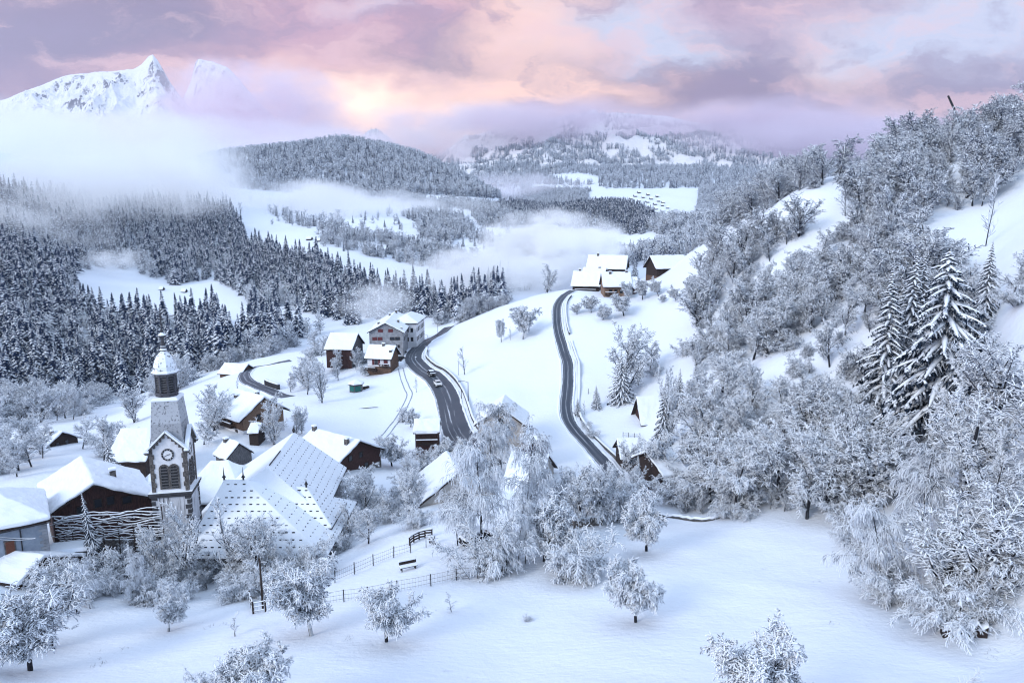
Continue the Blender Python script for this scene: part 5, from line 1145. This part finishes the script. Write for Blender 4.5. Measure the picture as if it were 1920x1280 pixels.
tree_px('vase', 252, 792, 724, 'round-topped frosted lime tree alone on the white slope behind the spire', var=0, sx=1.15)
tree_px('apple', 196, 812, 793, 'crooked little fruit tree in the snow left of the spire', var=2)
tree_px('apple', 1170, 592, 552, 'rounded frosted apple tree below the honey-brown chalet', var=1, sx=1.2)
tree_px('apple', 1130, 600, 576, 'low gnarled apple tree on the bank under the hamlet', var=2, sx=1.1)
for x, b, t_, lb in ((1205, 562, 525, 'frosted apple tree below the annexe'), (1235, 555, 520, 'pair of frosted apple trees, the one nearer the lone chalet'), (1082, 590, 570, 'tiny apple tree near the top of the lane'), (1268, 565, 535, 'frosted apple tree at the end of the terrace'), (1241, 567, 553, 'small fruit tree on the terrace edge')):
    tree_px('apple', x, b, t_, lb)
# conifers
S_ = 'dark conifers among the white trees'
tree_px('spruce', 1166, 752, 655, 'broad spruce with black heart under the bare tree beside the narrow lane', S_, var=0, sx=1.25)
tree_px('vase', 1172, 735, 602, 'bare frosted tree towering behind the broad spruce', var=1, sx=.9)
tree_px('spruce', 1119, 765, 722, 'low bushy spruce standing alone near the narrow lane', S_, var=1, sx=1.15); tree_px('spruce', 1083, 778, 745, 'very small spruce leaning over the lane wall', S_, var=2, sx=1.1)
tree_px('spruce', 1272, 780, 690, 'dark spruce pair behind the tall barn, the taller one', S_, var=1, sx=.85); tree_px('spruce', 1290, 778, 712, 'dark spruce pair behind the tall barn, the shorter one', S_, var=2, sx=.9)
tree_px('vase', 1246, 838, 690, 'feathery snow-veiled larch rising beside the tall barn', var=3, sx=.55); tree_px('spruce', 1240, 842, 712, 'grey snow-veiled larch bough mass beside the tall barn', S_, var=0, sx=.75)
tree_px('spruce', 1165, 930, 868, 'young spruce in front of the open barn', S_, var=2, sx=1.0); tree_px('spruce', 1197, 925, 852, 'second young spruce at the corner of the open barn', S_, var=0, sx=.95)
tree_px('spruce', 1190, 525, 484, 'dark spruce standing between the hamlet roofs', S_, var=1, sx=1.1); tree_px('spruce', 1275, 478, 446, 'dark pine beside the lone chalet', S_, var=2, sx=1.5)
tree_px('bigspruce', 1762, 838, 466, 'huge spruce with thick white boughs dominating the wood', S_, var=0, sx=1.0, Y=90)
tree_px('spruce', 1838, 640, 452, 'narrow dark spruce at the edge of the open snow slope', S_, var=1, sx=.8, Y=104)
tree_px('spruce', 1655, 770, 505, 'black spruce left of the huge white-boughed one', S_, var=0, sx=1.0, Y=106)
tree_px('spruce', 1690, 740, 468, 'tall black spruce half behind the huge white-boughed one', S_, var=2, sx=.9, Y=112); tree_px('spruce', 1715, 735, 470, 'dark spruce tip crowded against the huge white-boughed one', S_, var=1, sx=.85, Y=114)
tree_px('spruce', 1553, 940, 835, 'small black spruce at the far edge of the field', S_, var=2, sx=.85, Y=86)
tree_px('spruce', 178, 1022, 918, 'thin snowy spruce in front of the brown chalet gable', S_, var=1, sx=.55, Y=79)
tree_px('spruce', 215, 905, 812, 'slim spruce behind the brown chalet roof', S_, var=0, sx=.8, Y=110)
tree_px('thin', 1848, 462, 330, 'tall bare-stemmed tree beside the open snow slope', var=0, sx=.7)
tree_px('thin', 1585, 405, 318, 'slender bare tree in the snow strip on the wooded slope', var=1, sx=1.0)
# curved tree and bushes at the field edge before the church
tree_px('birch', 248, 1132, 1040, 'bent tree with a curved white-edged trunk at the field edge', var=0, sx=.9, tiltv=.12)
tree_px('birch', 145, 1150, 1055, 'weeping bush beside the low barn', var=1, sx=1.2); tree_px('arch', 110, 1110, 1055, 'weeping shrub behind the low barn', var=0)
tree_px('thin', 440, 1090, 935, 'bare snowy tree in front of the church roof', var=0, sx=1.3, Y=79.5); tree_px('thin', 470, 1090, 960, 'second bare snowy tree in front of the church roof', var=1, sx=1.2, Y=79.5)
tree_px('vase', 345, 1110, 950, 'white twiggy tree at the foot of the bell tower', var=2, sx=.8, Y=78); tree_px('vase', 300, 1110, 985, 'lower white tree at the foot of the bell tower', var=3, sx=.9, Y=77.5)

# ------------------------------------------------------------------ thickets and woods made of separate trees
scatter([(105, 1125), (240, 1136), (470, 1140), (540, 1110), (615, 1088), (612, 1050), (420, 1052), (300, 1062), (200, 1050), (105, 1070)], 9.0, 68, 84, [('shrub', 4), ('arch', 5), ('vase', 1)], (5.5, 9), 'snow-laden bush in the dense thicket between the field and the church', 'thicket before the church', 201, spacing=1.7)
scatter([(618, 1085), (700, 1052), (770, 1030), (800, 1000), (790, 955), (760, 915), (670, 905), (640, 950), (640, 1010)], 6.0, 84, 112, [('vase', 3), ('shrub', 3), ('arch', 3), ('broad', 2)], (5, 8.5), 'snow-laden tree in the thicket right beside the church roof', 'thicket beside the church', 202, spacing=2.2)
scatter([(-60, 905), (0, 860), (60, 850), (150, 830), (225, 850), (285, 900), (280, 940), (230, 880), (150, 855), (95, 900), (-20, 900)], 2.6, 95, 165, [('broad', 4), ('vase', 2), ('arch', 2)], (7, 11), 'white tree standing among the roofs behind the brown chalet', 'trees behind the brown chalet', 203, spacing=3)
scatter([(-200, 815), (0, 800), (130, 790), (240, 742), (310, 748), (400, 700), (430, 690), (560, 655), (610, 640), (610, 622), (500, 660), (400, 690), (300, 735), (240, 735), (120, 752), (0, 758), (-200, 770)], 1.6, 170, 400, [('broad', 5), ('vase', 2), ('arch', 1)], (8, 14), 'white frosted tree in the belt along the valley floor below the dark forest', 'belt of frosted trees along the valley floor', 204, spacing=4, cap=75)
for poly, dn_, sd in (([(375, 805), (412, 795), (412, 830), (380, 835)], 4.0, 205), ([(478, 850), (525, 835), (530, 815), (485, 820)], 5.0, 206)):
    scatter(poly, dn_, 110, 170, [('vase', 3), ('broad', 2)], (7, 11), 'frosted tree between the timber chalet and the bell tower', 'frosted trees round the timber chalet', sd, spacing=3)
scatter([(525, 760), (590, 735), (600, 700), (640, 720), (690, 705), (690, 690), (640, 680), (600, 680), (540, 720)], 2.2, 150, 260, [('broad', 3), ('arch', 2), ('vase', 1)], (6, 10), 'white tree on the slope below the old barn', 'trees below the old barn', 207, spacing=3.2)
scatter([(585, 670), (605, 670), (690, 700), (695, 675), (600, 650)], 2.2, 200, 270, [('broad', 3), ('arch', 1)], (7, 11), 'white tree crowding round the old barn', 'trees round the old barn', 208, spacing=3)
scatter([(800, 608), (920, 570), (1050, 545), (1060, 520), (900, 560), (800, 598)], 1.5, 260, 420, [('broad', 3), ('vase', 2)], (7, 12), 'frosted tree peering over the ridge behind the meadow', 'frosted trees behind the meadow ridge', 209, spacing=4)
scatter([(1180, 480), (1290, 478), (1300, 440), (1230, 430), (1180, 455)], 1.6, 250, 420, [('broad', 4), ('vase', 1)], (11, 16), 'large frosted tree behind the hamlet', 'large frosted trees behind the hamlet', 210, spacing=4)
scatter([(1080, 590), (1200, 600), (1215, 580), (1260, 570), (1200, 555), (1090, 570)], 1.0, 180, 260, [('apple', 2), ('shrub', 1)], (4, 6), 'small snowy fruit tree on the terrace below the hamlet', 'fruit trees below the hamlet', 211, spacing=3)
HOLE = [[(1330, 735), (1440, 712), (1520, 668), (1480, 668), (1400, 690), (1330, 705)], [(1395, 440), (1500, 405), (1560, 360), (1640, 330), (1660, 345), (1600, 380), (1540, 410), (1420, 450)], [(1860, 480), (1930, 440), (1930, 600), (1870, 600)], [(1680, 440), (1860, 380), (1880, 430), (1850, 470), (1700, 490)]]
WL = lambda where: (lambda k, X, Y, Z: {'broad': 'rounded frosted tree ', 'vase': 'upright fine-twigged frosted tree ', 'arch': 'snow-bowed bush ', 'shrub': 'twiggy snow-dusted bush ', 'spruce': 'dark spruce ', 'thin': 'slender bare tree ', 'birch': 'drooping frosted birch '}[k]+where)
scatter([(1585, 985), (1600, 1040), (1640, 1120), (1700, 1160), (1760, 1185), (1850, 1195), (1990, 1215), (2080, 1100), (2000, 850), (1920, 700), (1760, 810), (1620, 930)], 4.5, 46, 98, [('arch', 4), ('vase', 4), ('broad', 2), ('birch', 1)], (7.5, 11.5), WL('in the nearest wood at the corner of the field'), 'nearest wood at the field corner', 212, spacing=2.2, sxr=(1.0, 1.5))
scatter([(1575, 990), (1640, 1118), (1700, 1168), (1770, 1190), (1840, 1195), (1830, 1165), (1700, 1130), (1660, 1090), (1600, 985)], 8, 48, 80, [('arch', 4), ('shrub', 2)], (7, 9.5), WL('overhanging the edge of the field'), 'bushes overhanging the field edge', 213, spacing=1.8)
scatter([(1255, 968), (1420, 972), (1560, 985), (1600, 930), (1740, 820), (1640, 740), (1560, 690), (1440, 715), (1330, 740), (1300, 790), (1260, 880)], 4.2, 78, 140, [('broad', 4), ('vase', 4), ('arch', 2)], (7.5, 12), WL('in the wood behind the far edge of the field'), 'wood behind the far field edge', 214, spacing=2.4, holes=HOLE, sxr=(1.0, 1.5))
scatter([(1240, 966), (1420, 975), (1560, 988), (1580, 960), (1420, 955), (1250, 945)], 6, 75, 95, [('arch', 2), ('shrub', 3)], (4, 6.5), WL('along the dark shade strip at the far field edge'), 'bushes along the low field wall', 215, spacing=1.8)
scatter([(1300, 610), (1320, 700), (1480, 668), (1640, 720), (1770, 800), (1930, 700), (1930, 620), (1860, 600), (1760, 480), (1560, 430), (1430, 450), (1340, 470), (1290, 540)], 2.6, 95, 260, [('broad', 6), ('vase', 6), ('arch', 1)], (6.5, 13), WL('in the wood covering the middle of the slope'), 'wood on the middle of the slope', 216, spacing=2.6, holes=HOLE, cap=240, sxr=(1.05, 1.6))
scatter([(1560, 400), (1640, 345), (1640, 300), (1700, 280), (1960, 215), (1990, 330), (1900, 330), (1850, 400), (1700, 470), (1600, 440)], 1.7, 140, 330, [('broad', 6), ('vase', 4)], (10, 15), WL('high on the hillside under the mast'), 'trees high on the hillside', 217, spacing=3.2, holes=HOLE, cap=110, sxr=(1, 1.5))
scatter([(1290, 470), (1330, 450), (1420, 405), (1500, 378), (1560, 345), (1600, 335), (1500, 350), (1400, 380), (1300, 425)], 1.5, 185, 330, [('broad', 5), ('vase', 4)], (10, 15), WL('in the stand on the left shoulder of the hillside'), 'stand on the shoulder of the hillside', 218, spacing=3.2, cap=60, sxr=(1, 1.4))
scatter([(1330, 352), (1500, 345), (1640, 300), (1700, 275), (1980, 205), (1980, 235), (1700, 292), (1500, 360), (1340, 372)], 1.0, 230, 420, [('broad', 3), ('spruce', 2)], (8, 12), WL('on the skyline of the hillside'), 'trees on the hillside skyline', 219, spacing=4, cap=60)
scatter([(1860, 640), (1960, 600), (1960, 540), (1890, 545)], 2.2, 85, 125, [('arch', 2), ('broad', 2)], (5, 8), WL('on the steep bank below the open slope'), 'trees on the steep bank', 220, spacing=3)
scatter([(1255, 640), (1320, 690), (1310, 740), (1200, 740), (1190, 690)], 2.0, 140, 215, [('arch', 2), ('broad', 2), ('vase', 3)], (6, 9.5), WL('around the dark spruce pair above the barns'), 'trees above the barns', 221, spacing=3)
scatter([(1085, 640), (1100, 700), (1082, 790), (1140, 850), (1150, 870), (1120, 820), (1098, 780), (1105, 700)], 1.6, 120, 220, [('shrub', 2), ('thin', 1)], (2.5, 5), WL('on the bank of the narrow lane'), 'bushes on the lane bank', 222, spacing=2)
scatter([(1150, 960), (1240, 960), (1260, 900), (1180, 890), (1040, 905), (1030, 970), (1080, 985)], 2.2, 84, 122, [('vase', 4), ('shrub', 3), ('arch', 1)], (5, 8), WL('in the thicket between the birches and the open barn'), 'thicket by the open barn', 223, spacing=2.2)
# ------------------------------------------------------------------ woods
M_MEADOW = [(138, 512), (200, 498), (260, 512), (330, 535), (400, 522), (450, 548), (480, 592), (430, 596), (400, 588), (370, 612), (312, 604), (230, 588), (150, 572)]
M_ROCK = [(475, 575), (530, 575), (640, 605), (620, 628), (540, 615), (490, 600)]
M_MID = [(588, 455), (640, 458), (700, 474), (800, 496), (915, 526), (915, 552), (860, 566), (760, 556), (690, 538), (630, 515)]
M_UP = [(430, 378), (470, 380), (560, 425), (640, 440), (690, 432), (740, 450), (800, 455), (760, 480), (640, 462), (560, 455), (470, 440)]
LEFT_WOOD = [(-200, 330), (120, 380), (200, 392), (290, 385), (380, 390), (425, 395), (470, 432), (560, 436), (650, 452), (600, 458), (640, 490), (700, 512), (760, 528), (860, 540), (960, 545), (940, 590), (840, 600), (760, 590), (690, 600), (610, 628), (560, 640), (480, 668), (380, 695), (250, 742), (120, 752), (-200, 770)]
pts = scatter(LEFT_WOOD, 2.6, 250, 1100, None, None, None, None, 1, holes=(M_MEADOW, M_ROCK, M_MID, M_UP), spacing=4.0)
pts = pts[~((pts[:, 0]/pts[:, 1] > uw(740, 600)[0]) & (pts[:, 1] < 440))]
def clear_views(p, polys, h):
    """keep the sunlit clearings open: no tall tree close below their lower edge"""
    ok = np.ones(len(p), bool)
    for f_ in (.35, .7, 1.0):
        a_, b_ = pix(p[:, 0], p[:, 1], p[:, 2]+h*f_)
        for q in polys: ok &= ~inpoly(a_, b_, q)
    return p[ok]
pts = clear_views(pts, (M_MEADOW[:8]+[(400, 562), (312, 575), (230, 560), (150, 542)], M_MID[:5]+[(860, 530), (760, 520), (700, 505), (640, 486)], M_UP), 17)
k = pts[:, 4] + .25*np.sin(pts[:, 0]*.02)*np.sin(pts[:, 1]*.015)
con = pts[k < .66]; bro = pts[k >= .66]
for X, Y, Z, a, b in con[:280]:
    plant('farspruce', (X, Y, Z-.3), 11+18*a, 'snow-dusted dark spruce on the lower edge of the forest across the valley', 'spruces on the far side of the valley', sx=.9+.35*b)
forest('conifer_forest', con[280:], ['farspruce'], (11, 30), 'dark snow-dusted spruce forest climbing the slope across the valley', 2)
forest('broadleaf_forest', bro, ['farbroad'], (9, 16), 'frosted leafless woodland between the spruces across the valley', 3)
KNOLL = [(370, 305), (460, 281), (560, 264), (640, 258), (720, 266), (800, 296), (880, 336), (945, 372), (900, 372), (800, 366), (700, 366), (620, 352), (540, 362), (430, 352), (380, 335)]
a = scatter(KNOLL, 1.15, 1450, 2250, None, None, None, None, 4); print('knoll', len(a))
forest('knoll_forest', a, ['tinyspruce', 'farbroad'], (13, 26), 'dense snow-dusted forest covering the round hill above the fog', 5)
DARK = [(1075, 392), (1100, 383), (1160, 393), (1200, 400), (1232, 418), (1205, 440), (1150, 440), (1080, 430), (990, 415), (930, 395), (960, 385), (1020, 400)]
a = scatter(DARK, 2.6, 750, 1500, None, None, None, None, 6); print('dark', len(a))
forest('spruce_wood', a, ['farspruce'], (14, 24), 'dark spruce wood beyond the chalets and the drifting fog', 7)
CL = [[(770, 400), (860, 405), (880, 425), (850, 460), (790, 450)], [(640, 350), (760, 372), (1000, 395), (1030, 405), (960, 408), (860, 392), (700, 385), (560, 372)],
      [(880, 392), (960, 395), (1010, 415), (980, 432), (900, 425)], [(600, 430), (640, 425), (655, 455), (610, 455)], [(690, 470), (760, 470), (900, 500), (960, 520), (1000, 545), (930, 545), (800, 492)],
      [(700, 452), (840, 470), (900, 490), (800, 486)], [(1000, 470), (1090, 484), (1200, 470), (1290, 440), (1330, 470), (1200, 500), (1100, 500), (1000, 530)]]
CL += [[(940, 352), (1108, 357), (1104, 388), (1000, 388)], [(1312, 352), (1420, 348), (1420, 432), (1300, 428)], [(1190, 412), (1330, 418), (1330, 445), (1230, 440)]]
a = np.concatenate([q for q in (scatter(c_, 2.0, 380, 2700, None, None, None, None, 8+i) for i, c_ in enumerate(CL)) if len(q)]); print('clumps', len(a))
forest('mixed_copses', a, ['farspruce', 'farbroad', 'farbroad'], (9, 18), 'frosted copses scattered over the meadows in the middle of the valley', 9)
a = np.concatenate([scatter(c_, d_, 500, 1700, None, None, None, None, 70+i) for i, (c_, d_) in enumerate((
    ([(430, 385), (640, 372), (1000, 385), (1010, 470), (960, 530), (760, 470), (600, 448), (500, 425)], .10), ([(600, 452), (700, 468), (830, 492), (915, 520), (925, 532), (820, 506), (700, 482), (600, 462)], 1.6),
    ([(640, 440), (720, 444), (830, 470), (900, 488), (900, 496), (820, 480), (700, 458), (640, 450)], 1.8), ([(750, 405), (800, 400), (900, 440), (960, 462), (950, 470), (860, 450)], 1.3), ([(500, 398), (560, 405), (640, 432), (620, 436), (540, 420)], .9)))])
forest('hedgerow_trees', a, ['farbroad', 'farbroad', 'farspruce'], (8, 17), 'lines of frosted trees and single trees along the meadow edges of the middle valley', 75)
FAR = [(985, 378), (1000, 345), (1080, 350), (1120, 345), (1130, 355), (1330, 352), (1500, 345), (1700, 330), (1700, 312), (1300, 312), (1000, 318), (960, 330), (900, 372)]
FARM = [(1022, 328), (1090, 325), (1132, 334), (1120, 346), (1070, 344)]
a = scatter(FAR, .55, 1900, 2990, None, None, None, None, 20, holes=(FARM, )); print('far', len(a))
forest('far_wood', a, ['tinyspruce', 'farbroad'], (14, 26), 'hazy snow-dusted forest below the far mountainside', 21)
def on_ridge(Rg, n, seed, smax=.9, thr=.0, pxr=(-1e9, 1e9), pyr=(0, 2000)):
    u, s, X, Y, Z = Rg; rr = np.random.RandomState(seed); i = rr.randint(0, X.shape[0]-1, n*4); j = rr.randint(0, X.shape[1]-1, n*4)
    a, b = rr.rand(n*4), rr.rand(n*4)
    f = lambda A: (A[i, j]*(1-a)*(1-b)+A[i+1, j]*a*(1-b)+A[i, j+1]*(1-a)*b+A[i+1, j+1]*a*b)
    x, y, z = f(X), f(Y), f(Z); sv = f(np.broadcast_to(s[:, None], X.shape) if s.ndim == 1 else s)
    px, py = pix(x, y, z); k = fbm(x*.006, y*.006, seed+1, 4)+.35*fbm(x*.02, y*.02, seed+2, 3)
    ok = (sv < smax) & (k > thr) & (px > pxr[0]) & (px < pxr[1]) & (py > pyr[0]) & (py < pyr[1])
    r = np.stack([x, y, z, rr.rand(len(x)), rr.rand(len(x))], 1)[ok]; return r[:n]
a = on_ridge((RA[0], RA[1], RA[2], RA[3], RA[4]), 16000, 31, .97, -.16, (700, 2100), (215, 370)); print('ridge', len(a))
forest('mountain_forest', a, ['tinyspruce', 'farbroad'], (17, 32), 'frosted forest on the far mountainside rising into the cloud', 32)
# tall conifers low on the white mountain
a = on_ridge(MA, 500, 41, .6, -.1, (170, 270), (185, 225))
forest('mountain_trees', a, ['tinyspruce'], (25, 45), 'dark trees and rocks low on the white peak', 42)

a = scatter([(0, 1270), (130, 1180), (480, 1160), (760, 1115), (1040, 1070), (1260, 1000), (1560, 1000), (1700, 1190), (1920, 1215), (1920, 1280)], 30, 46, 86, None, None, None, None, 51)
k = np.sin(a[:, 0]*.31+1.1*np.sin(a[:, 1]*.23))*np.sin(a[:, 1]*.37+.7)+.5*np.sin(a[:, 0]*.9)*np.sin(a[:, 1]*1.1)
forest('dry_grass', a[k > .62], ['stubble'], (.2, .5), 'dry grass stems poking through the snow of the open field', 52, cat='grass')
k2 = np.sin(a[:, 0]*.17+2.0*np.sin(a[:, 1]*.13+1))*np.sin(a[:, 1]*.21+1.7)+.6*np.sin(a[:, 0]*.7+1)*np.sin(a[:, 1]*.8)
forest('snow_clumps', a[k2 > .72], ['lump'], (.12, .34), 'little lumps of fallen snow strewn over the open field', 53, cat='snow clumps')
w_ = on_ridge(MC2, 2200, 43, .985, -.9, (600, 800), (215, 330))
forest('mountain_trees', w_, ['tinyspruce'], (12, 20), 'dark wooded summit just breaking through the cloud below the glow', 44)
# low growth and crowded saplings between the separate trees of the hillside
def brush(poly, dens, y0, y1, hr, seed, name, label, holes=(), kinds=('brush',)):
    a = scatter(poly, dens, y0, y1, None, None, None, None, seed, holes=holes)
    if len(a): forest(name, a, list(kinds), hr, label, seed, cat='undergrowth')
brush([(1300, 600), (1320, 700), (1480, 668), (1640, 720), (1770, 800), (1930, 700), (1930, 620), (1860, 600), (1760, 480), (1560, 430), (1430, 450), (1340, 470), (1290, 540)], 2.2, 90, 270, (2.5, 5), 301, 'undergrowth', 'tangled snow-covered saplings filling the wood in the middle of the slope', HOLE)
brush([(1540, 420), (1620, 380), (1640, 300), (1700, 280), (1960, 205), (1990, 330), (1900, 340), (1860, 390), (1700, 470), (1600, 450)], 3.0, 130, 340, (3, 6.5), 302, 'undergrowth', 'tangled snow-covered saplings filling the wood high on the hillside', HOLE)
brush([(1290, 480), (1330, 450), (1420, 410), (1500, 380), (1560, 345), (1600, 335), (1500, 350), (1400, 380), (1300, 425)], 2.6, 185, 330, (3, 6), 303, 'undergrowth', 'tangled snow-covered saplings under the stand on the hillside shoulder')
brush([(1255, 962), (1420, 966), (1560, 980), (1600, 930), (1740, 820), (1640, 740), (1560, 690), (1440, 715), (1330, 740), (1300, 790), (1260, 880)], 4.0, 78, 140, (2.5, 4.5), 304, 'undergrowth', 'tangled snow-covered brush filling the wood behind the far field edge', HOLE)
brush([(1600, 985), (1610, 1040), (1650, 1110), (1710, 1150), (1770, 1175), (1860, 1185), (1990, 1205), (2080, 1100), (2000, 850), (1920, 700), (1760, 810), (1640, 930)], 5.0, 46, 98, (2.5, 5), 305, 'undergrowth', 'tangled snow-covered brush filling the nearest wood')
brush([(-100, 790), (0, 795), (130, 780), (240, 740), (310, 742), (400, 697), (560, 650), (610, 630), (500, 655), (400, 688), (300, 733), (240, 738), (120, 755), (0, 760), (-100, 770)], 2.2, 190, 420, (5, 10), 306, 'undergrowth', 'frosted brush along the valley floor at the foot of the dark forest')
brush([(110, 1112), (240, 1120), (470, 1128), (540, 1100), (600, 1080), (600, 1052), (420, 1052), (300, 1062), (200, 1050), (110, 1070)], 9.0, 68, 84, (2, 4), 307, 'undergrowth', 'tangled snow-covered brush in front of the church')
brush([(800, 612), (900, 600), (960, 560), (1060, 520), (1180, 478), (1290, 440), (1300, 400), (1200, 440), (1080, 490), (960, 545), (860, 575)], 1.2, 270, 520, (6, 12), 308, 'undergrowth', 'frosted trees fading into the mist behind the ridge of the meadow')
brush([(1300, 600), (1320, 700), (1480, 668), (1640, 720), (1770, 800), (1930, 700), (1930, 620), (1860, 600), (1760, 480), (1560, 430), (1430, 450), (1340, 470), (1290, 540)], 1.1, 90, 270, (6, 10), 311, 'woodland', 'lesser frosted trees crowding the wood in the middle of the slope', HOLE, ('wood',))
brush([(1540, 420), (1620, 380), (1640, 300), (1700, 280), (1960, 205), (1990, 330), (1900, 340), (1860, 390), (1700, 470), (1600, 450)], .9, 130, 340, (7, 12), 312, 'woodland', 'lesser frosted trees crowding the hillside under the mast', HOLE, ('wood',))
brush([(1330, 720), (1440, 700), (1520, 660), (1480, 672), (1400, 695), (1340, 712)], .5, 100, 180, (3, 5), 313, 'undergrowth', 'low brush poking through the narrow snow strip in the wood')
# ------------------------------------------------------------------ air: thin haze and fog banks
hb = MB(); X0, X1, Y0, Y1, Z0, Z1 = -11000, 9000, -60, 9700, -60, 2600
hb.box(((X0+X1)/2, (Y0+Y1)/2, (Z0+Z1)/2), (X1-X0, Y1-Y0, Z1-Z0))
hm = bpy.data.materials.new('haze'); hm.use_nodes = True; MATS['haze'] = hm
ht = NT(hm.node_tree); ht.n.clear(); pv = ht.new('ShaderNodeVolumePrincipled'); ho = ht.new('ShaderNodeOutputMaterial'); ht.l.new(pv.outputs[0], ho.inputs['Volume'])
pv.inputs['Color'].default_value = (.76, .86, 1.0, 1); pv.inputs['Density'].default_value = 4.5e-5; pv.inputs['Anisotropy'].default_value = .2
hz_o = tag(hb.build('haze', 'haze'), kind='stuff')
def fog(c, size, dens, label, seed, col=(.99, .99, .995), nscale=2.2, edge=.25, rz=0.0, thr=.42):
    """a soft bank of cloud: density fades towards the rim of an ellipsoid and is torn by noise"""
    bm_ = bmesh.new(); bmesh.ops.create_icosphere(bm_, subdivisions=3, radius=1.0); me = bpy.data.meshes.new('fog_bank'); bm_.to_mesh(me); bm_.free()
    m = bpy.data.materials.new('fog'); m.use_nodes = True; t = NT(m.node_tree); t.n.clear(); me.materials.append(m)
    o = objco(t); ln_ = t.new('ShaderNodeVectorMath', operation='LENGTH'); t.put(ln_.inputs[0], o)
    off = t.vm('ADD', o, (seed*3.1, seed*1.7, seed*.9)); sz = max(size)
    n = t.noise(t.vm('MULTIPLY', off, (size[0]/sz, size[1]/sz, size[2]/sz*1.6)), nscale, 7, .62)
    r = t.m('ADD', ln_.outputs['Value'], t.m('MULTIPLY', t.m('SUBTRACT', n, .5), 1.7))
    f = t.ramp(r, .92, .12, 0, 1)
    f = t.m('MULTIPLY', f, t.ramp(ln_.outputs['Value'], 1.0, .8, 0, 1))
    f = t.m('MULTIPLY', f, t.ramp(t.noise(t.vm('MULTIPLY', t.vm('ADD', off, (5.3, 2.1, 7.7)), (size[0]/sz, size[1]/sz, size[2]/sz*2.2)), nscale*1.5, 8, .65), .36, .58, .12, 1.6))
    p = t.new('ShaderNodeVolumePrincipled'); p.inputs['Color'].default_value = (*col, 1); p.inputs['Anisotropy'].default_value = -.1
    t.put(p.inputs['Density'], t.m('MULTIPLY', f, dens)); out = t.new('ShaderNodeOutputMaterial'); t.l.new(p.outputs[0], out.inputs['Volume'])
    ob = link('fog_bank', me, None, c); ob.scale = size; ob.rotation_euler = (0, 0, rz); tag(ob, label, 'fog', None, 'stuff'); return ob
def fog_px(px, py, Y, sx, sy, depth, tau, label, seed, **kw):
    """centre pixel, depth, half sizes in pixels, half depth in metres, optical depth through the middle"""
    c = at(px, py, Y); return fog(c, (sx/FPX*Y, depth, sy/FPX*Y), tau/(2*depth*.6), label, seed, **kw)
fog_px(60, 280, 1500, 520, 95, 320, 3.2, 'upper sheet of fog over the left side of the valley', 19)
fog_px(60, 368, 860, 480, 85, 190, 2.6, 'large bank of fog over the forest at the left side', 1)
fog_px(270, 345, 1060, 300, 95, 160, 2.8, 'second fold of the fog bank over the left forest', 15)
fog_px(-20, 430, 660, 260, 100, 100, 1.8, 'thin skirt of fog hanging in the dark forest', 12)
fog_px(590, 388, 1180, 290, 56, 170, 5.0, 'long strip of fog below the round hill', 2)
fog_px(800, 395, 1250, 180, 34, 150, 1.2, 'eastern end of the fog strip under the round hill', 16)
fog_px(370, 335, 1450, 120, 60, 160, 2.5, 'fog lapping over the western end of the round hill', 17)
fog_px(1035, 470, 620, 165, 88, 85, 10.0, 'rounded puff of fog in the valley behind the hamlet', 3)
fog_px(900, 512, 560, 190, 55, 80, 4.0, 'tail of the valley fog over the meadows', 13)
fog_px(705, 565, 480, 95, 50, 55, 1.2, 'wisp of mist in the copse behind the old barn', 4)
fog_px(215, 488, 640, 75, 32, 40, 1.5, 'wisp of mist on the upper forest clearing', 5)
fog_px(960, 352, 2500, 190, 34, 300, 1.5, 'mist filling the side valley under the far mountain', 7, col=(.97, .93, .97))  # pinkish scattering colour puts sunset light into this bank and those below
fog_px(220, 268, 3600, 560, 62, 700, 4.5, 'bank of cloud hiding the foot of the white peak', 8, col=(.96, .92, .97))
fog_px(480, 205, 4600, 220, 95, 800, 5.0, 'bank of cloud swallowing the second peak', 9, col=(.95, .84, .90))
fog_px(690, 285, 3900, 280, 48, 600, 3.0, 'bank of cloud under the glowing gap', 18, col=(.95, .84, .87))
fog_px(1230, 232, 4000, 640, 52, 800, 3.8, 'grey-mauve cloud ceiling cutting off the far mountain', 10, col=(.86, .74, .83))  # mauve evening light put into a darker cloud colour
fog_px(860, 245, 4100, 260, 55, 700, 2.2, 'warm-lit cloud shreds on the shoulder of the far mountain', 11, col=(1.0, .93, .93))  # the warm light is in the scattering colour
fog_px(1600, 268, 3600, 420, 60, 600, 3.5, 'pale cloud behind the wooded hillside', 14, col=(.86, .76, .85))  # evening mauve painted into the cloud colour here too
